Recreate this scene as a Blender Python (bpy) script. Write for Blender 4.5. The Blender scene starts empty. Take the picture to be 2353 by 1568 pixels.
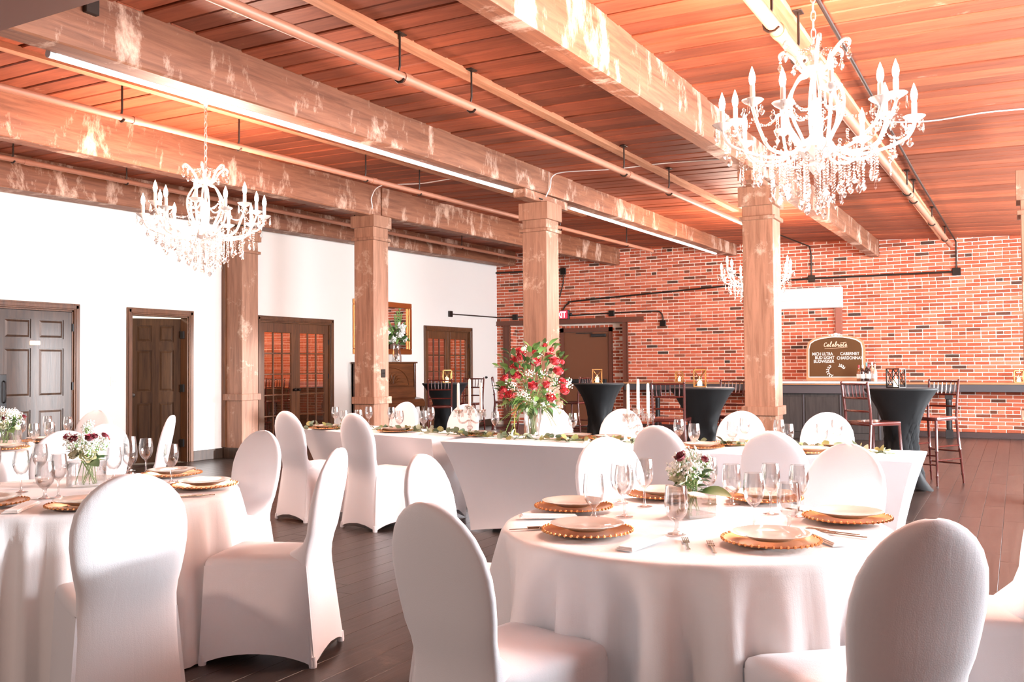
import bpy, math, random
from math import sin, cos, pi, radians, sqrt, atan2, exp
from mathutils import Vector, Matrix
random.seed(7)
S = bpy.context.scene
COL = S.collection

# ------------------------------------------------------------------ camera
cam_d = bpy.data.cameras.new('camera'); cam = bpy.data.objects.new('camera', cam_d); COL.objects.link(cam)
S.camera = cam
YAW = radians(29.0245); PITCH = math.atan(56/2090.0); ROLL = 0.008
F0 = Vector((cos(YAW), sin(YAW), 0)); U0 = Vector((0, 0, 1)); R0 = F0.cross(U0)
W = F0*cos(PITCH)+U0*sin(PITCH); UP = U0*cos(PITCH)-F0*sin(PITCH)
RT = R0*cos(ROLL)-UP*sin(ROLL); UP = UP*cos(ROLL)+R0*sin(ROLL)
cam.matrix_world = Matrix(((RT.x, UP.x, -W.x, 0), (RT.y, UP.y, -W.y, 0), (RT.z, UP.z, -W.z, 1.37), (0, 0, 0, 1)))
cam_d.sensor_width = 36.0; cam_d.lens = 36.0*2090/2353; cam_d.clip_start = 0.05; cam_d.clip_end = 100

# ------------------------------------------------------------------ world, daylight, exposure
wd = bpy.data.worlds.new('world'); S.world = wd; wd.use_nodes = True
bg = wd.node_tree.nodes['Background']; bg.inputs[0].default_value = (0.86, 0.93, 1.0, 1); bg.inputs[1].default_value = 0.16
S.view_settings.view_transform = 'Standard'; S.view_settings.look = 'None'
S.view_settings.gamma = 1.0; S.view_settings.use_curve_mapping = False
S.view_settings.exposure = 1.0
WINX = [(4.6, 6.8), (8.0, 10.2), (11.4, 13.6), (14.8, 17.0)]     # daylight windows in the right wall
YR = -3.1
for i, (a, b) in enumerate(WINX):
    l = bpy.data.lights.new('window_daylight', 'AREA'); l.shape = 'RECTANGLE'; l.size = b-a; l.size_y = 2.2
    l.energy = (480, 480, 430, 290)[i]; l.color = (0.88, 0.94, 1.0)
    o = bpy.data.objects.new('window_daylight', l); COL.objects.link(o)
    o.location = ((a+b)/2, YR-0.12, 1.95); o.rotation_euler = (radians(90), 0, 0)
def point(name, loc, e, col, r):
    l = bpy.data.lights.new(name, 'POINT'); l.energy = e; l.color = col; l.shadow_soft_size = r
    o = bpy.data.objects.new(name, l); COL.objects.link(o); o.location = loc; return o
WARM = (1.0, 0.66, 0.53)
sun_d = bpy.data.lights.new('low_sun', 'SUN'); sun_d.energy = 3.2; sun_d.angle = radians(2.5); sun_d.color = (0.93, 0.96, 1.0)
sun = bpy.data.objects.new('low_sun', sun_d); COL.objects.link(sun); sun.location = (8, -9, 4)
sun.rotation_euler = Vector((-0.40, 0.92, -0.080)).to_track_quat('-Z', 'Y').to_euler()
point('rear_warm_fill', (-2.4, 3.4, 2.8), 170, WARM, 0.3)  # added warm fill behind the camera for shaded backs, no known lamp

# ------------------------------------------------------------------ materials
M = {}
def mat(name, col, rough=0.5, metal=0.0, spec=0.5, emit=None, es=0, sheen=0, coat=0, trans=0):
    m = bpy.data.materials.new(name); m.use_nodes = True; b = m.node_tree.nodes['Principled BSDF']
    b.inputs['Base Color'].default_value = (*col, 1); b.inputs['Roughness'].default_value = rough
    b.inputs['Metallic'].default_value = metal; b.inputs['Specular IOR Level'].default_value = spec
    b.inputs['Sheen Weight'].default_value = sheen; b.inputs['Coat Weight'].default_value = coat
    b.inputs['Transmission Weight'].default_value = trans
    if emit: b.inputs['Emission Color'].default_value = (*emit, 1); b.inputs['Emission Strength'].default_value = es
    M[name] = m; return m
def N(m, t, **kw):
    n = m.node_tree.nodes.new(t)
    for k, v in kw.items():
        if k in n.inputs: n.inputs[k].default_value = v
        else: setattr(n, k, v)
    return n
def LK(m, a, b): m.node_tree.links.new(a, b)
def ramp(m, src, stops):
    r = N(m, 'ShaderNodeValToRGB'); e = r.color_ramp.elements
    while len(e) < len(stops): e.new(0.5)
    for i, (p, c) in enumerate(stops): e[i].position = p; e[i].color = (*c, 1) if len(c) == 3 else c
    LK(m, src, r.inputs[0]); return r.outputs[0]
def mix(m, f, a, b, typ='MIX'):
    n = N(m, 'ShaderNodeMix', data_type='RGBA', blend_type=typ)
    for s, v in ((n.inputs[0], f), (n.inputs[6], a), (n.inputs[7], b)):
        if hasattr(v, 'is_linked'): LK(m, v, s)
        elif isinstance(v, (int, float)): s.default_value = v
        else: s.default_value = (*v, 1)
    return n.outputs[2]
def coords(m, scale=(1, 1, 1), rnd=True):
    tc = N(m, 'ShaderNodeTexCoord'); mp = N(m, 'ShaderNodeMapping'); mp.inputs['Scale'].default_value = scale
    v = tc.outputs['Object']
    if rnd:
        oi = N(m, 'ShaderNodeObjectInfo'); mu = N(m, 'ShaderNodeMath', operation='MULTIPLY'); mu.inputs[1].default_value = 61.0
        LK(m, oi.outputs['Random'], mu.inputs[0]); ad = N(m, 'ShaderNodeVectorMath', operation='ADD')
        LK(m, v, ad.inputs[0]); LK(m, mu.outputs[0], ad.inputs[1]); v = ad.outputs[0]
    LK(m, v, mp.inputs['Vector']); return mp.outputs[0]
def noise(m, vec, scale, detail=4, rough=0.6, dist=0.0):
    n = N(m, 'ShaderNodeTexNoise'); n.inputs['Scale'].default_value = scale; n.inputs['Detail'].default_value = detail
    n.inputs['Roughness'].default_value = rough; n.inputs['Distortion'].default_value = dist
    LK(m, vec, n.inputs['Vector']); return n.outputs['Fac']
def bump(m, h, strength, dist=0.01):
    b = N(m, 'ShaderNodeBump'); b.inputs['Strength'].default_value = strength; b.inputs['Distance'].default_value = dist
    LK(m, h, b.inputs['Height']); LK(m, b.outputs[0], m.node_tree.nodes['Principled BSDF'].inputs['Normal'])
def base(m): return m.node_tree.nodes['Principled BSDF'].inputs['Base Color']
def wood(name, c0, c1, axis, rough=0.55, stain=None, stain_at=0.62, var=0.5, grain=1.0, bmp=0.35, coat=0):
    m = mat(name, c0, rough, coat=coat)
    sc = [9.0, 9.0, 9.0]; sc[axis] = 0.7
    v = coords(m, [s*grain for s in sc]); g = noise(m, v, 2.2, 6, 0.65, 0.6)
    col = ramp(m, g, [(0.30, c1), (0.62, c0)])
    oi = N(m, 'ShaderNodeObjectInfo')
    k = N(m, 'ShaderNodeMapRange'); LK(m, oi.outputs['Random'], k.inputs[0]); k.inputs[3].default_value = 1-var; k.inputs[4].default_value = 1+var*0.35
    cc = N(m, 'ShaderNodeCombineColor'); [LK(m, k.outputs[0], cc.inputs[i]) for i in range(3)]
    col = mix(m, 1.0, col, cc.outputs[0], 'MULTIPLY')
    if stain:
        s2 = [1.6, 1.6, 1.6]; s2[axis] = 0.8 if axis != 0 else 2.3; s2[2] = 1.6 if axis else 1.05
        v2 = coords(m, s2); p = noise(m, v2, 1.3, 7, 0.72, 0.2)
        f = ramp(m, p, [(stain_at-0.05, (0, 0, 0)), (stain_at+0.07, (1, 1, 1))])
        col = mix(m, f, col, stain)
    LK(m, col, base(m)); bump(m, g, bmp, 0.006); return m
wood('ceiling_wood', (0.40, 0.105, 0.044), (0.25, 0.056, 0.021), 1, 0.6, (0.60, 0.34, 0.22), 0.70, 0.42)
wood('beam_wood', (0.31, 0.125, 0.064), (0.165, 0.058, 0.027), 0, 0.6, (0.64, 0.45, 0.34), 0.575, 0.15)
wood('column_wood', (0.37, 0.18, 0.108), (0.20, 0.088, 0.046), 2, 0.5, (0.58, 0.42, 0.31), 0.60, 0.12)
wood('pine', (0.60, 0.30, 0.17), (0.40, 0.17, 0.08), 0, 0.55, None, 0.6, 0.1)
wood('floor_wood', (0.052, 0.036, 0.029), (0.027, 0.018, 0.014), 0, 0.30, (0.11, 0.082, 0.066), 0.64, 0.22, 1.0, 0.25)
wood('door_wood', (0.066, 0.036, 0.022), (0.026, 0.014, 0.008), 2, 0.42, None, 0.6, 0.1, 1.0, 0.2)
wood('shaded_door_wood', (0.060, 0.028, 0.012), (0.022, 0.010, 0.005), 2, 0.6, None, 0.6, 0.1, 1.0, 0.2)  # darker copy of the door wood: shade on the ajar door in its colour
M['shaded_door_wood'].node_tree.nodes['Principled BSDF'].inputs['Specular IOR Level'].default_value = 0.1
wood('trim_wood', (0.150, 0.058, 0.021), (0.066, 0.023, 0.008), 2, 0.4, None, 0.6, 0.15, 1.0, 0.2)
wood('piano_wood', (0.13, 0.045, 0.014), (0.045, 0.014, 0.004), 0, 0.3, None, 0.6, 0.1, 1.2, 0.15, 0.3)
wood('bar_wood', (0.042, 0.035, 0.032), (0.018, 0.015, 0.014), 2, 0.6, None, 0.6, 0.1)
wood('shelf_wood', (0.50, 0.25, 0.12), (0.30, 0.13, 0.05), 1, 0.4, None, 0.6, 0.1)
def fabric(name, c, bs=0.25, sheen=0.25, wrinkle=0.0):
    m = mat(name, c, 0.85, spec=0.2, sheen=sheen)
    v = coords(m, (1, 1, 1)); fine = noise(m, v, 260, 2, 0.5)
    if wrinkle:
        v2 = coords(m, (22, 22, 1.6)); w_ = noise(m, v2, 1.0, 3, 0.55, 1.2)
        a = N(m, 'ShaderNodeMath', operation='MULTIPLY_ADD'); LK(m, w_, a.inputs[0]); a.inputs[1].default_value = wrinkle; LK(m, fine, a.inputs[2]); fine = a.outputs[0]
    bump(m, fine, bs, 0.002); return m
fabric('white_spandex', (0.80, 0.80, 0.82), 0.2, 0.3, 1.6)
fabric('white_cloth', (0.80, 0.79, 0.79), 0.2, 0.15, 3.0)
fabric('napkin_cloth', (0.80, 0.78, 0.76), 0.2)
fabric('black_spandex', (0.010, 0.011, 0.012), 0.25, 0.04)
M['black_spandex'].node_tree.nodes['Principled BSDF'].inputs['Roughness'].default_value = 0.6
def plaster(name, c):
    m = mat(name, c, 0.9, spec=0.2); v = coords(m, (1, 1, 1), False); bump(m, noise(m, v, 90, 4), 0.12, 0.002); return m
plaster('white_plaster', (0.80, 0.78, 0.74)); plaster('mortar', (0.84, 0.73, 0.63)); plaster('deck_gap', (0.05, 0.022, 0.010))
def brick(name, island):
    m = mat(name, (0.5, 0.16, 0.09), 0.85, spec=0.2)
    if island: r = N(m, 'ShaderNodeNewGeometry').outputs['Random Per Island']
    else: r = N(m, 'ShaderNodeObjectInfo').outputs['Random']
    c = ramp(m, r, [(0.0, (0.055, 0.038, 0.030)), (0.035, (0.14, 0.050, 0.028)), (0.09, (0.27, 0.070, 0.036)), (0.30, (0.46, 0.100, 0.048)), (0.65, (0.55, 0.130, 0.066)), (1.0, (0.60, 0.185, 0.105))])
    v = coords(m, (1, 1, 1), not island); n = noise(m, v, 30, 5, 0.7)
    c = mix(m, ramp(m, n, [(0.58, (0, 0, 0)), (0.85, (0.45, 0.45, 0.45))]), c, (0.60, 0.33, 0.23))
    LK(m, c, base(m)); bump(m, n, 0.5, 0.006)
brick('brick', False); brick('brick_many', True)
m = mat('brick_plain', (0.5, 0.2, 0.1), 0.85, spec=0.2); bt = N(m, 'ShaderNodeTexBrick')
bt.inputs['Color1'].default_value = (0.46, 0.13, 0.065, 1); bt.inputs['Color2'].default_value = (0.30, 0.075, 0.035, 1); bt.inputs['Mortar'].default_value = (0.74, 0.60, 0.5, 1)
bt.inputs['Scale'].default_value = 0.62; bt.inputs['Brick Width'].default_value = 0.24; bt.inputs['Row Height'].default_value = 0.0676; bt.inputs['Mortar Size'].default_value = 0.006
tc = N(m, 'ShaderNodeTexCoord'); sp = N(m, 'ShaderNodeSeparateXYZ'); cb = N(m, 'ShaderNodeCombineXYZ'); ad = N(m, 'ShaderNodeMath', operation='ADD')
LK(m, tc.outputs['Object'], sp.inputs[0]); LK(m, sp.outputs[0], ad.inputs[0]); LK(m, sp.outputs[1], ad.inputs[1]); LK(m, ad.outputs[0], cb.inputs[0]); LK(m, sp.outputs[2], cb.inputs[1])
LK(m, cb.outputs[0], bt.inputs['Vector']); LK(m, bt.outputs[0], base(m))
m2 = m.copy(); M['brick_far'] = m2
for n_ in m2.node_tree.nodes:
    if n_.type == 'TEX_BRICK': n_.inputs['Mortar'].default_value = (0.62, 0.33, 0.22, 1); n_.inputs['Mortar Size'].default_value = 0.004; n_.inputs['Scale'].default_value = 0.55; n_.inputs['Color2'].default_value = (0.38, 0.10, 0.05, 1)
mat('steel_paint', (0.14, 0.045, 0.025), 0.55); mat('steel_door', (0.17, 0.062, 0.028), 0.5); mat('raceway_paint', (0.30, 0.10, 0.065), 0.6)
mat('rust_pipe', (0.36, 0.15, 0.09), 0.5); mat('dark_iron', (0.035, 0.022, 0.016), 0.5, 0.4)
mat('dark_bronze', (0.022, 0.017, 0.014), 0.4, 0.7); mat('black_paint', (0.012, 0.012, 0.013), 0.45)
mat('charcoal_paint', (0.055, 0.050, 0.056), 0.5); mat('brown_base', (0.05, 0.026, 0.024), 0.5)
mat('white_paint', (0.80, 0.80, 0.79), 0.4); mat('white_plastic', (0.82, 0.82, 0.80), 0.35)
mat('gold', (0.78, 0.36, 0.13), 0.28, 1.0); mat('charger_gold', (0.62, 0.30, 0.12), 0.3, 0.85)
mat('brass', (0.55, 0.32, 0.12), 0.35, 0.9); mat('porcelain', (0.66, 0.60, 0.53), 0.12, coat=0.3)
mat('steel', (0.34, 0.27, 0.21), 0.25, 1.0); mat('mahogany', (0.085, 0.016, 0.012), 0.2, coat=0.6)
mat('candle_wax', (0.85, 0.82, 0.76), 0.5); mat('lit_wax', (0.9, 0.75, 0.5), 0.5, emit=(1, 0.72, 0.38), es=2.2); mat('flame', (1, .8, .4), 0.5, emit=(1, 0.78, 0.42), es=14)
mat('bulb', (1, 0.95, 0.85), 0.3, emit=(1, 0.87, 0.70), es=26); mat('tube_lamp', (0.9, 0.9, 0.9), 0.3, emit=(1, 0.97, 0.92), es=1.3)
mat('rose_red', (0.62, 0.028, 0.040), 0.5, sheen=0.3); mat('burgundy', (0.22, 0.008, 0.025), 0.5, sheen=0.3); mat('cream_petal', (0.82, 0.80, 0.58), 0.5, sheen=0.2)
mat('white_petal', (0.85, 0.85, 0.80), 0.5); mat('pink_petal', (0.75, 0.42, 0.34), 0.5)
mat('leaf_green', (0.10, 0.20, 0.045), 0.45); mat('dark_leaf', (0.045, 0.11, 0.03), 0.45); mat('fern_green', (0.17, 0.33, 0.07), 0.5)
mat('euca_pale', (0.30, 0.36, 0.25), 0.55); mat('euca_olive', (0.21, 0.22, 0.075), 0.5); mat('euca_dark', (0.11, 0.15, 0.085), 0.5); mat('stem_green', (0.13, 0.22, 0.05), 0.5)
mat('twig', (0.16, 0.085, 0.045), 0.6); mat('yellow_leaf', (0.45, 0.36, 0.05), 0.5)
mat('bottle_dark', (0.03, 0.012, 0.010), 0.1, coat=0.5); mat('bottle_amber', (0.25, 0.08, 0.02), 0.1, coat=0.5); mat('bottle_rose', (0.70, 0.42, 0.30), 0.1, coat=0.5)
mat('paper', (0.80, 0.78, 0.74), 0.7); mat('foil_red', (0.35, 0.03, 0.04), 0.3); mat('foil_teal', (0.10, 0.30, 0.34), 0.3)
mat('marble', (0.80, 0.79, 0.76), 0.2); mat('sign_board', (0.095, 0.042, 0.013), 0.6, spec=0.2); mat('chalk', (0.88, 0.84, 0.76), 0.8); mat('chalk_gold', (0.85, 0.58, 0.42), 0.7)
mat('sign_frame', (0.42, 0.20, 0.09), 0.4); mat('exit_red', (0.6, 0.02, 0.04), 0.4, emit=(0.8, 0.03, 0.06), es=0.7); mat('exit_white', (0.9, 0.85, 0.85), 0.4, emit=(1, 0.9, 0.9), es=1.2)
mat('mirror', (0.85, 0.85, 0.85), 0.02, 1.0); mat('blue_board', (0.25, 0.33, 0.5), 0.5)
def thin_glass(name, f0, f1, tint=(1, 1, 1), rough=0.02):
    m = bpy.data.materials.new(name); m.use_nodes = True; nt = m.node_tree; nt.nodes.remove(nt.nodes['Principled BSDF'])
    out = nt.nodes['Material Output']; t = N(m, 'ShaderNodeBsdfTransparent'); t.inputs[0].default_value = (*tint, 1)
    g = N(m, 'ShaderNodeBsdfGlossy'); g.inputs['Roughness'].default_value = rough
    lw = N(m, 'ShaderNodeLayerWeight'); lw.inputs[0].default_value = 0.35
    mr = N(m, 'ShaderNodeMapRange'); LK(m, lw.outputs['Facing'], mr.inputs[0]); mr.inputs[3].default_value = f0; mr.inputs[4].default_value = f1
    ms = N(m, 'ShaderNodeMixShader'); LK(m, mr.outputs[0], ms.inputs[0]); LK(m, t.outputs[0], ms.inputs[1]); LK(m, g.outputs[0], ms.inputs[2]); LK(m, ms.outputs[0], out.inputs[0])
    M[name] = m; return m
thin_glass('glass', 0.07, 0.95, (0.95, 0.94, 0.93)); thin_glass('pane_glass', 0.05, 0.5, (0.95, 0.95, 0.95), 0.0)
thin_glass('crystal', 0.28, 0.9, (0.98, 0.96, 0.94), 0.06)
mat('crystal_arm', (0.74, 0.71, 0.68), 0.08, coat=0.5, trans=0.45)
mat('water', (0.9, 0.95, 0.92), 0.0, trans=1.0)

# ------------------------------------------------------------------ mesh builder
class MB:
    def __init__(s): s.v = []; s.f = []
    def add(s, vs, fs):
        o = len(s.v); s.v += [tuple(v) for v in vs]; s.f += [tuple(i+o for i in f) for f in fs]; return s
    def box(s, x0, x1, y0, y1, z0, z1):
        return s.add([(x, y, z) for x in (x0, x1) for y in (y0, y1) for z in (z0, z1)],
                     [(0, 1, 3, 2), (4, 6, 7, 5), (0, 4, 5, 1), (2, 3, 7, 6), (0, 2, 6, 4), (1, 5, 7, 3)])
    def cbox(s, x0, x1, y0, y1, z0, z1, c=0.004, dz=None):
        """chamfered box; dz(x,y) adds a slope"""
        vs = []; idx = {}
        for i, x in enumerate((x0, x1)):
            for j, y in enumerate((y0, y1)):
                for k, z in enumerate((z0, z1)):
                    sx, sy, sz = (1-2*i)*c, (1-2*j)*c, (1-2*k)*c
                    for a, p in enumerate(((x, y+sy, z+sz), (x+sx, y, z+sz), (x+sx, y+sy, z))):
                        idx[i, j, k, a] = len(vs); vs.append(p)
        fs = []
        for i in (0, 1): fs.append([idx[i, j, k, 0] for j, k in ((0, 0), (0, 1), (1, 1), (1, 0))])
        for j in (0, 1): fs.append([idx[i, j, k, 1] for i, k in ((0, 0), (1, 0), (1, 1), (0, 1))])
        for k in (0, 1): fs.append([idx[i, j, k, 2] for i, j in ((0, 0), (0, 1), (1, 1), (1, 0))])
        for j in (0, 1):
            for k in (0, 1): fs.append([idx[0, j, k, 1], idx[0, j, k, 2], idx[1, j, k, 2], idx[1, j, k, 1]])
        for i in (0, 1):
            for k in (0, 1): fs.append([idx[i, 0, k, 0], idx[i, 0, k, 2], idx[i, 1, k, 2], idx[i, 1, k, 0]])
        for i in (0, 1):
            for j in (0, 1): fs.append([idx[i, j, 0, 0], idx[i, j, 0, 1], idx[i, j, 1, 1], idx[i, j, 1, 0]])
        for i in (0, 1):
            for j in (0, 1):
                for k in (0, 1): fs.append([idx[i, j, k, 0], idx[i, j, k, 1], idx[i, j, k, 2]])
        if dz: vs = [(x, y, z+dz(x, y)) for x, y, z in vs]
        return s.add(vs, fs)
    def loft(s, rings, cap0=True, cap1=True, closed=True):
        n = len(rings[0]); vs = [p for r in rings for p in r]; fs = []
        for i in range(len(rings)-1):
            for j in range(n if closed else n-1):
                k = (j+1) % n; fs.append((i*n+j, i*n+k, (i+1)*n+k, (i+1)*n+j))
        if cap0: fs.append(tuple(range(n-1, -1, -1)))
        if cap1: fs.append(tuple((len(rings)-1)*n+j for j in range(n)))
        return s.add(vs, fs)
    def tube(s, pts, r, n=8, cap=True):
        pts = [Vector(p) for p in pts]; rs = r if isinstance(r, (list, tuple)) else [r]*len(pts); rings = []; prev = None
        for i, p in enumerate(pts):
            t = (pts[min(i+1, len(pts)-1)]-pts[max(i-1, 0)]).normalized()
            a = prev if prev is not None else (Vector((0, 0, 1)) if abs(t.z) < 0.9 else Vector((1, 0, 0)))
            u = (a-t*a.dot(t))
            if u.length < 1e-6: u = t.orthogonal()
            u.normalize(); w = t.cross(u); prev = u
            rings.append([p+(u*cos(2*pi*k/n)+w*sin(2*pi*k/n))*rs[i] for k in range(n)])
        return s.loft(rings, cap, cap)
    def lathe(s, prof, n=24, c=(0, 0, 0), cap=True, ripple=None):
        rings = []
        for r, z in prof:
            rings.append([(c[0]+(r*(1+(ripple(2*pi*k/n) if ripple else 0)))*cos(2*pi*k/n), c[1]+(r*(1+(ripple(2*pi*k/n) if ripple else 0)))*sin(2*pi*k/n), c[2]+z) for k in range(n)])
        return s.loft(rings, cap, cap)
    def ball(s, c, r, n=8, m=5, sz=1.0):
        return s.lathe([(max(r*sin(pi*i/m), 1e-4), -r*sz*cos(pi*i/m)) for i in range(m+1)], n, c, False)
    def prism(s, poly, fn0, fn1):
        """poly = 2-d outline; fn maps (a,b) to the two faces"""
        n = len(poly); vs = [fn0(*p) for p in poly]+[fn1(*p) for p in poly]
        return s.add(vs, [tuple(range(n-1, -1, -1)), tuple(range(n, 2*n))]+[(i, (i+1) % n, n+(i+1) % n, n+i) for i in range(n)])
    def quad(s, a, b, c, d): return s.add([a, b, c, d], [(0, 1, 2, 3)])
    def mesh(s, name, material, smooth=40):
        me = bpy.data.meshes.new(name); me.from_pydata(s.v, [], s.f); me.validate()
        mats = material if isinstance(material, list) else [material]
        for q in mats: me.materials.append(M[q])
        if smooth:
            me.polygons.foreach_set('use_smooth', [True]*len(me.polygons)); me.set_sharp_from_angle(angle=radians(smooth))
        me.update(); return me
    def build(s, name, material, parent=None, loc=None, rz=0, smooth=40):
        return link(name, s.mesh(name, material, smooth), parent, loc, rz)
def link(name, me, parent=None, loc=None, rz=0, rot=None, scale=None):
    o = bpy.data.objects.new(name, me); COL.objects.link(o)
    if parent is not None: o.parent = parent
    if loc is not None: o.location = loc
    if rot is not None: o.rotation_euler = rot
    elif rz: o.rotation_euler = (0, 0, rz)
    if scale is not None: o.scale = scale
    return o
def tag(o, label, cat, group=None):
    o['label'] = label; o['category'] = cat
    if group: o['group'] = group
    return o
def thing(name, label, cat, loc=(0, 0, 0), rz=0, group=None):
    o = bpy.data.objects.new(name, None); COL.objects.link(o); o.location = loc; o.rotation_euler = (0, 0, rz); o.empty_display_size = 0.1
    return tag(o, label, cat, group)
def struct(o): o['kind'] = 'structure'; return o
def stuff(o): o['kind'] = 'stuff'; return o
def kids(o): return [c for c in bpy.data.objects if c.parent == o]
def dup(root, loc, rz, label=None, group=None, scale=None):
    tree = TREE.get(root.name)
    if tree is None:
        tree = TREE[root.name] = [(c, kids(c)) for c in kids(root)]
    r = root.copy(); COL.objects.link(r); r.location = loc; r.rotation_euler = (0, 0, rz)
    if label: r['label'] = label
    if group: r['group'] = group
    if scale: r.scale = scale
    for c, gs in tree:
        d = c.copy(); COL.objects.link(d); d.parent = r
        for g in gs:
            e = g.copy(); COL.objects.link(e); e.parent = d
    return r
TREE = {}
def arc(cx, cy, r, a0, a1, n): return [(cx+r*cos(a0+(a1-a0)*i/n), cy+r*sin(a0+(a1-a0)*i/n)) for i in range(n+1)]
def bez(p, n=10):
    """Catmull-Rom through points"""
    p = [Vector(q) for q in p]; q = [p[0]*2-p[1]]+p+[p[-1]*2-p[-2]]; out = []
    for i in range(1, len(q)-2):
        for k in range(n):
            t = k/n; a, b, c, d = q[i-1], q[i], q[i+1], q[i+2]
            out.append(0.5*((2*b)+(c-a)*t+(2*a-5*b+4*c-d)*t*t+(3*b-a-3*c+d)*t**3))
    return out+[p[-1]]

# ================================================================== the setting
XW, YL = 18.4, 10.6                       # brick wall at the back, white wall on the left
def zc(x, y):                             # old mill roof: the boards fall gently towards the right
    return 3.74-0.012*(x-6)+(0.014+0.0021*(x-6))*y
# floor: sub-floor slab plus boards running away from the camera
fl = struct(MB().box(-3, 18.75, -3.3, 13.4, -0.2, -0.012).build('floor', 'brown_base', smooth=0))
BW = 0.17; rows = []
j = 0; y = -3.1
while y < 10.6:
    x = -1.2-random.random()*1.2
    while x < XW:
        ln = random.choice((1.2, 1.8, 2.1, 2.4)); x1 = min(x+ln, XW)
        rows.append((x, x1, y, min(y+BW, 10.6))); x = x1
    y += BW
def vis(r):
    cx_, cy_ = (r[0]+r[1])/2, (r[2]+r[3])/2
    z = cx_*cos(YAW)+cy_*sin(YAW); h = cx_*sin(YAW)-cy_*cos(YAW)
    if z < 2.2 or abs(h/z) > 0.60: return 1e9
    pen = 0
    for tx, ty, tr in ((3.43, 1.11, 1.0), (2.97, 4.15, 1.0), (4.3, 7.24, .9)):
        if (cx_-tx)**2+(cy_-ty)**2 < tr*tr: pen = 20
    return z+pen+(6 if cy_ > 8 else 0)
rows.sort(key=vis); many = MB()
for i, (x0, x1, y0, y1) in enumerate(rows):
    if i < 290:
        b = MB().cbox(0, x1-x0-0.002, 0, y1-y0-0.002, -0.014, random.uniform(-0.0005, 0.0), 0.0012)
        b.build('floor_board', 'floor_wood', fl, (x0, y0, 0), smooth=0)
    else: many.cbox(x0, x1-0.002, y0, y1-0.002, -0.014, random.uniform(-0.0005, 0), 0.0012)
stuff(many.build('floor_boards', 'floor_wood', fl, smooth=0))
# ceiling: deck slab plus planks
ce = MB(); cor = [(-3, -3.3), (18.75, -3.3), (18.75, 13.4), (-3, 13.4)]
ce.add([(x, y, zc(x, y)+0.045) for x, y in cor]+[(x, y, zc(x, y)+0.2) for x, y in cor], [(0, 1, 2, 3), (7, 6, 5, 4), (0, 4, 5, 1), (1, 5, 6, 2), (2, 6, 7, 3), (3, 7, 4, 0)])
ceil = struct(ce.build('ceiling', 'deck_gap', smooth=0))
x = 2.2; i = 0
while x < XW-0.02:
    pw = 0.2225; x1 = min(x+pw, XW)
    js = (-3.1, 5.2, 10.75) if i % 2 == 0 else (-3.1, 2.45, 7.9, 10.75)
    for a, b in zip(js[:-1], js[1:]):
        d = random.uniform(-0.006, 0.006); g = random.uniform(0.014, 0.026)
        pb = MB().cbox(0, x1-x-g, 0, b-a-0.004, 0.0, 0.045, 0.008, dz=lambda u, v: zc(x+u, a+v)+d-zc(x, a))
        pb.build('plank', 'ceiling_wood', ceil, (x, a, zc(x, a)), smooth=0)
    x = x1; i += 1
# ---- brick wall at the back
RY0, RY1, RZ = 7.45, 10.26, 2.29          # recessed doorway under the steel lintel
wb = MB()
for a, b, c, d in ((-3.1, RY0, 0, 4.15), (RY1, 10.9, 0, 4.15), (RY0, RY1, RZ, 4.15)): wb.box(XW, XW+0.35, a, b, c, d)
wb.box(XW+0.30, XW+0.4, RY0-.05, RY1+.05, 0, RZ+.05)
wall_back = struct(wb.build('wall_back', 'mortar', smooth=0))
CH, BL = 0.0676, 0.240
sh, hd = [], []
singles = 0; bm_ = MB()
def add_brick(yy, z, ln, x0, single, rough=0.0):
    global singles
    p = 0.012+random.uniform(-0.004, 0.004)+rough*random.uniform(-0.006, 0.008); jz = random.uniform(-0.0015, 0.0015)
    l_ = ln-0.013-random.uniform(0, 0.004); h_ = CH-0.0125-random.uniform(0, 0.002)
    if single and singles < 296:
        singles += 1; k = 0 if ln > 0.15 else 1
        me = random.choice(BRM[k]); o = link('brick', me, wall_back, (x0, yy, z+jz)); o.scale = (1, l_/BRL[k], h_/0.0571)
    else: bm_.cbox(x0-p, x0+0.02, yy, yy+l_, z+jz, z+jz+h_, 0.0035+rough*0.004)
BRL = (0.2270, 0.1070); BRM = ([], [])
for k in (0, 1):
    for q in range(4):
        t = MB().cbox(-0.012-0.003*(q-1.5), 0.02, 0, BRL[k], 0, 0.0571, 0.0035+0.0008*q); BRM[k].append(t.mesh('brick', 'brick', 0))
k = 0; z = 0.10
while z < 4.0:
    head = k % 7 == 5; ln = BL/2 if head else BL
    yy = -0.75-(0 if head else (BL/2)*(k % 2))-random.uniform(0, 0.02)
    while yy < 10.70:
        zt = z+CH
        l2 = min(ln, 10.74-yy)
        if zt < zc(XW, yy)+0.10 and l2 > 0.05 and not (yy+l2 > RY0-0.02 and yy < RY1+0.02 and zt < RZ+0.08):
            add_brick(yy, z, l2, XW, 0.0 < yy < 1.95 and 1.12 < z < 3.15, 1.0 if z > 3.35 else 0.15)
        elif yy < RY0-0.03 and yy+l2 > RY0-0.02 and zt < RZ+0.08: add_brick(yy, z, RY0-0.01-yy, XW, False, .2)
        elif yy < RY1+0.02 < yy+l2 and zt < RZ+0.08: add_brick(RY1+0.02, z, yy+l2-RY1-0.02, XW, False, .2)
        yy += ln
    z += CH; k += 1
z = 0.02; k = 0
while z < RZ-0.07:                         # rough brick beside the steel door, set back
    for (a, b) in ((7.46, 7.835), (9.055, 10.25)):
        yy = a-(0.09 if k % 2 else 0.0)
        while yy < b-0.03:
            s0 = max(yy, a); l2 = min(yy+0.205, b)-s0
            if l2 > 0.03: add_brick(s0, z, l2, XW+0.30, False, 2.2)
            yy += 0.205
    z += 0.073; k += 1
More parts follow.
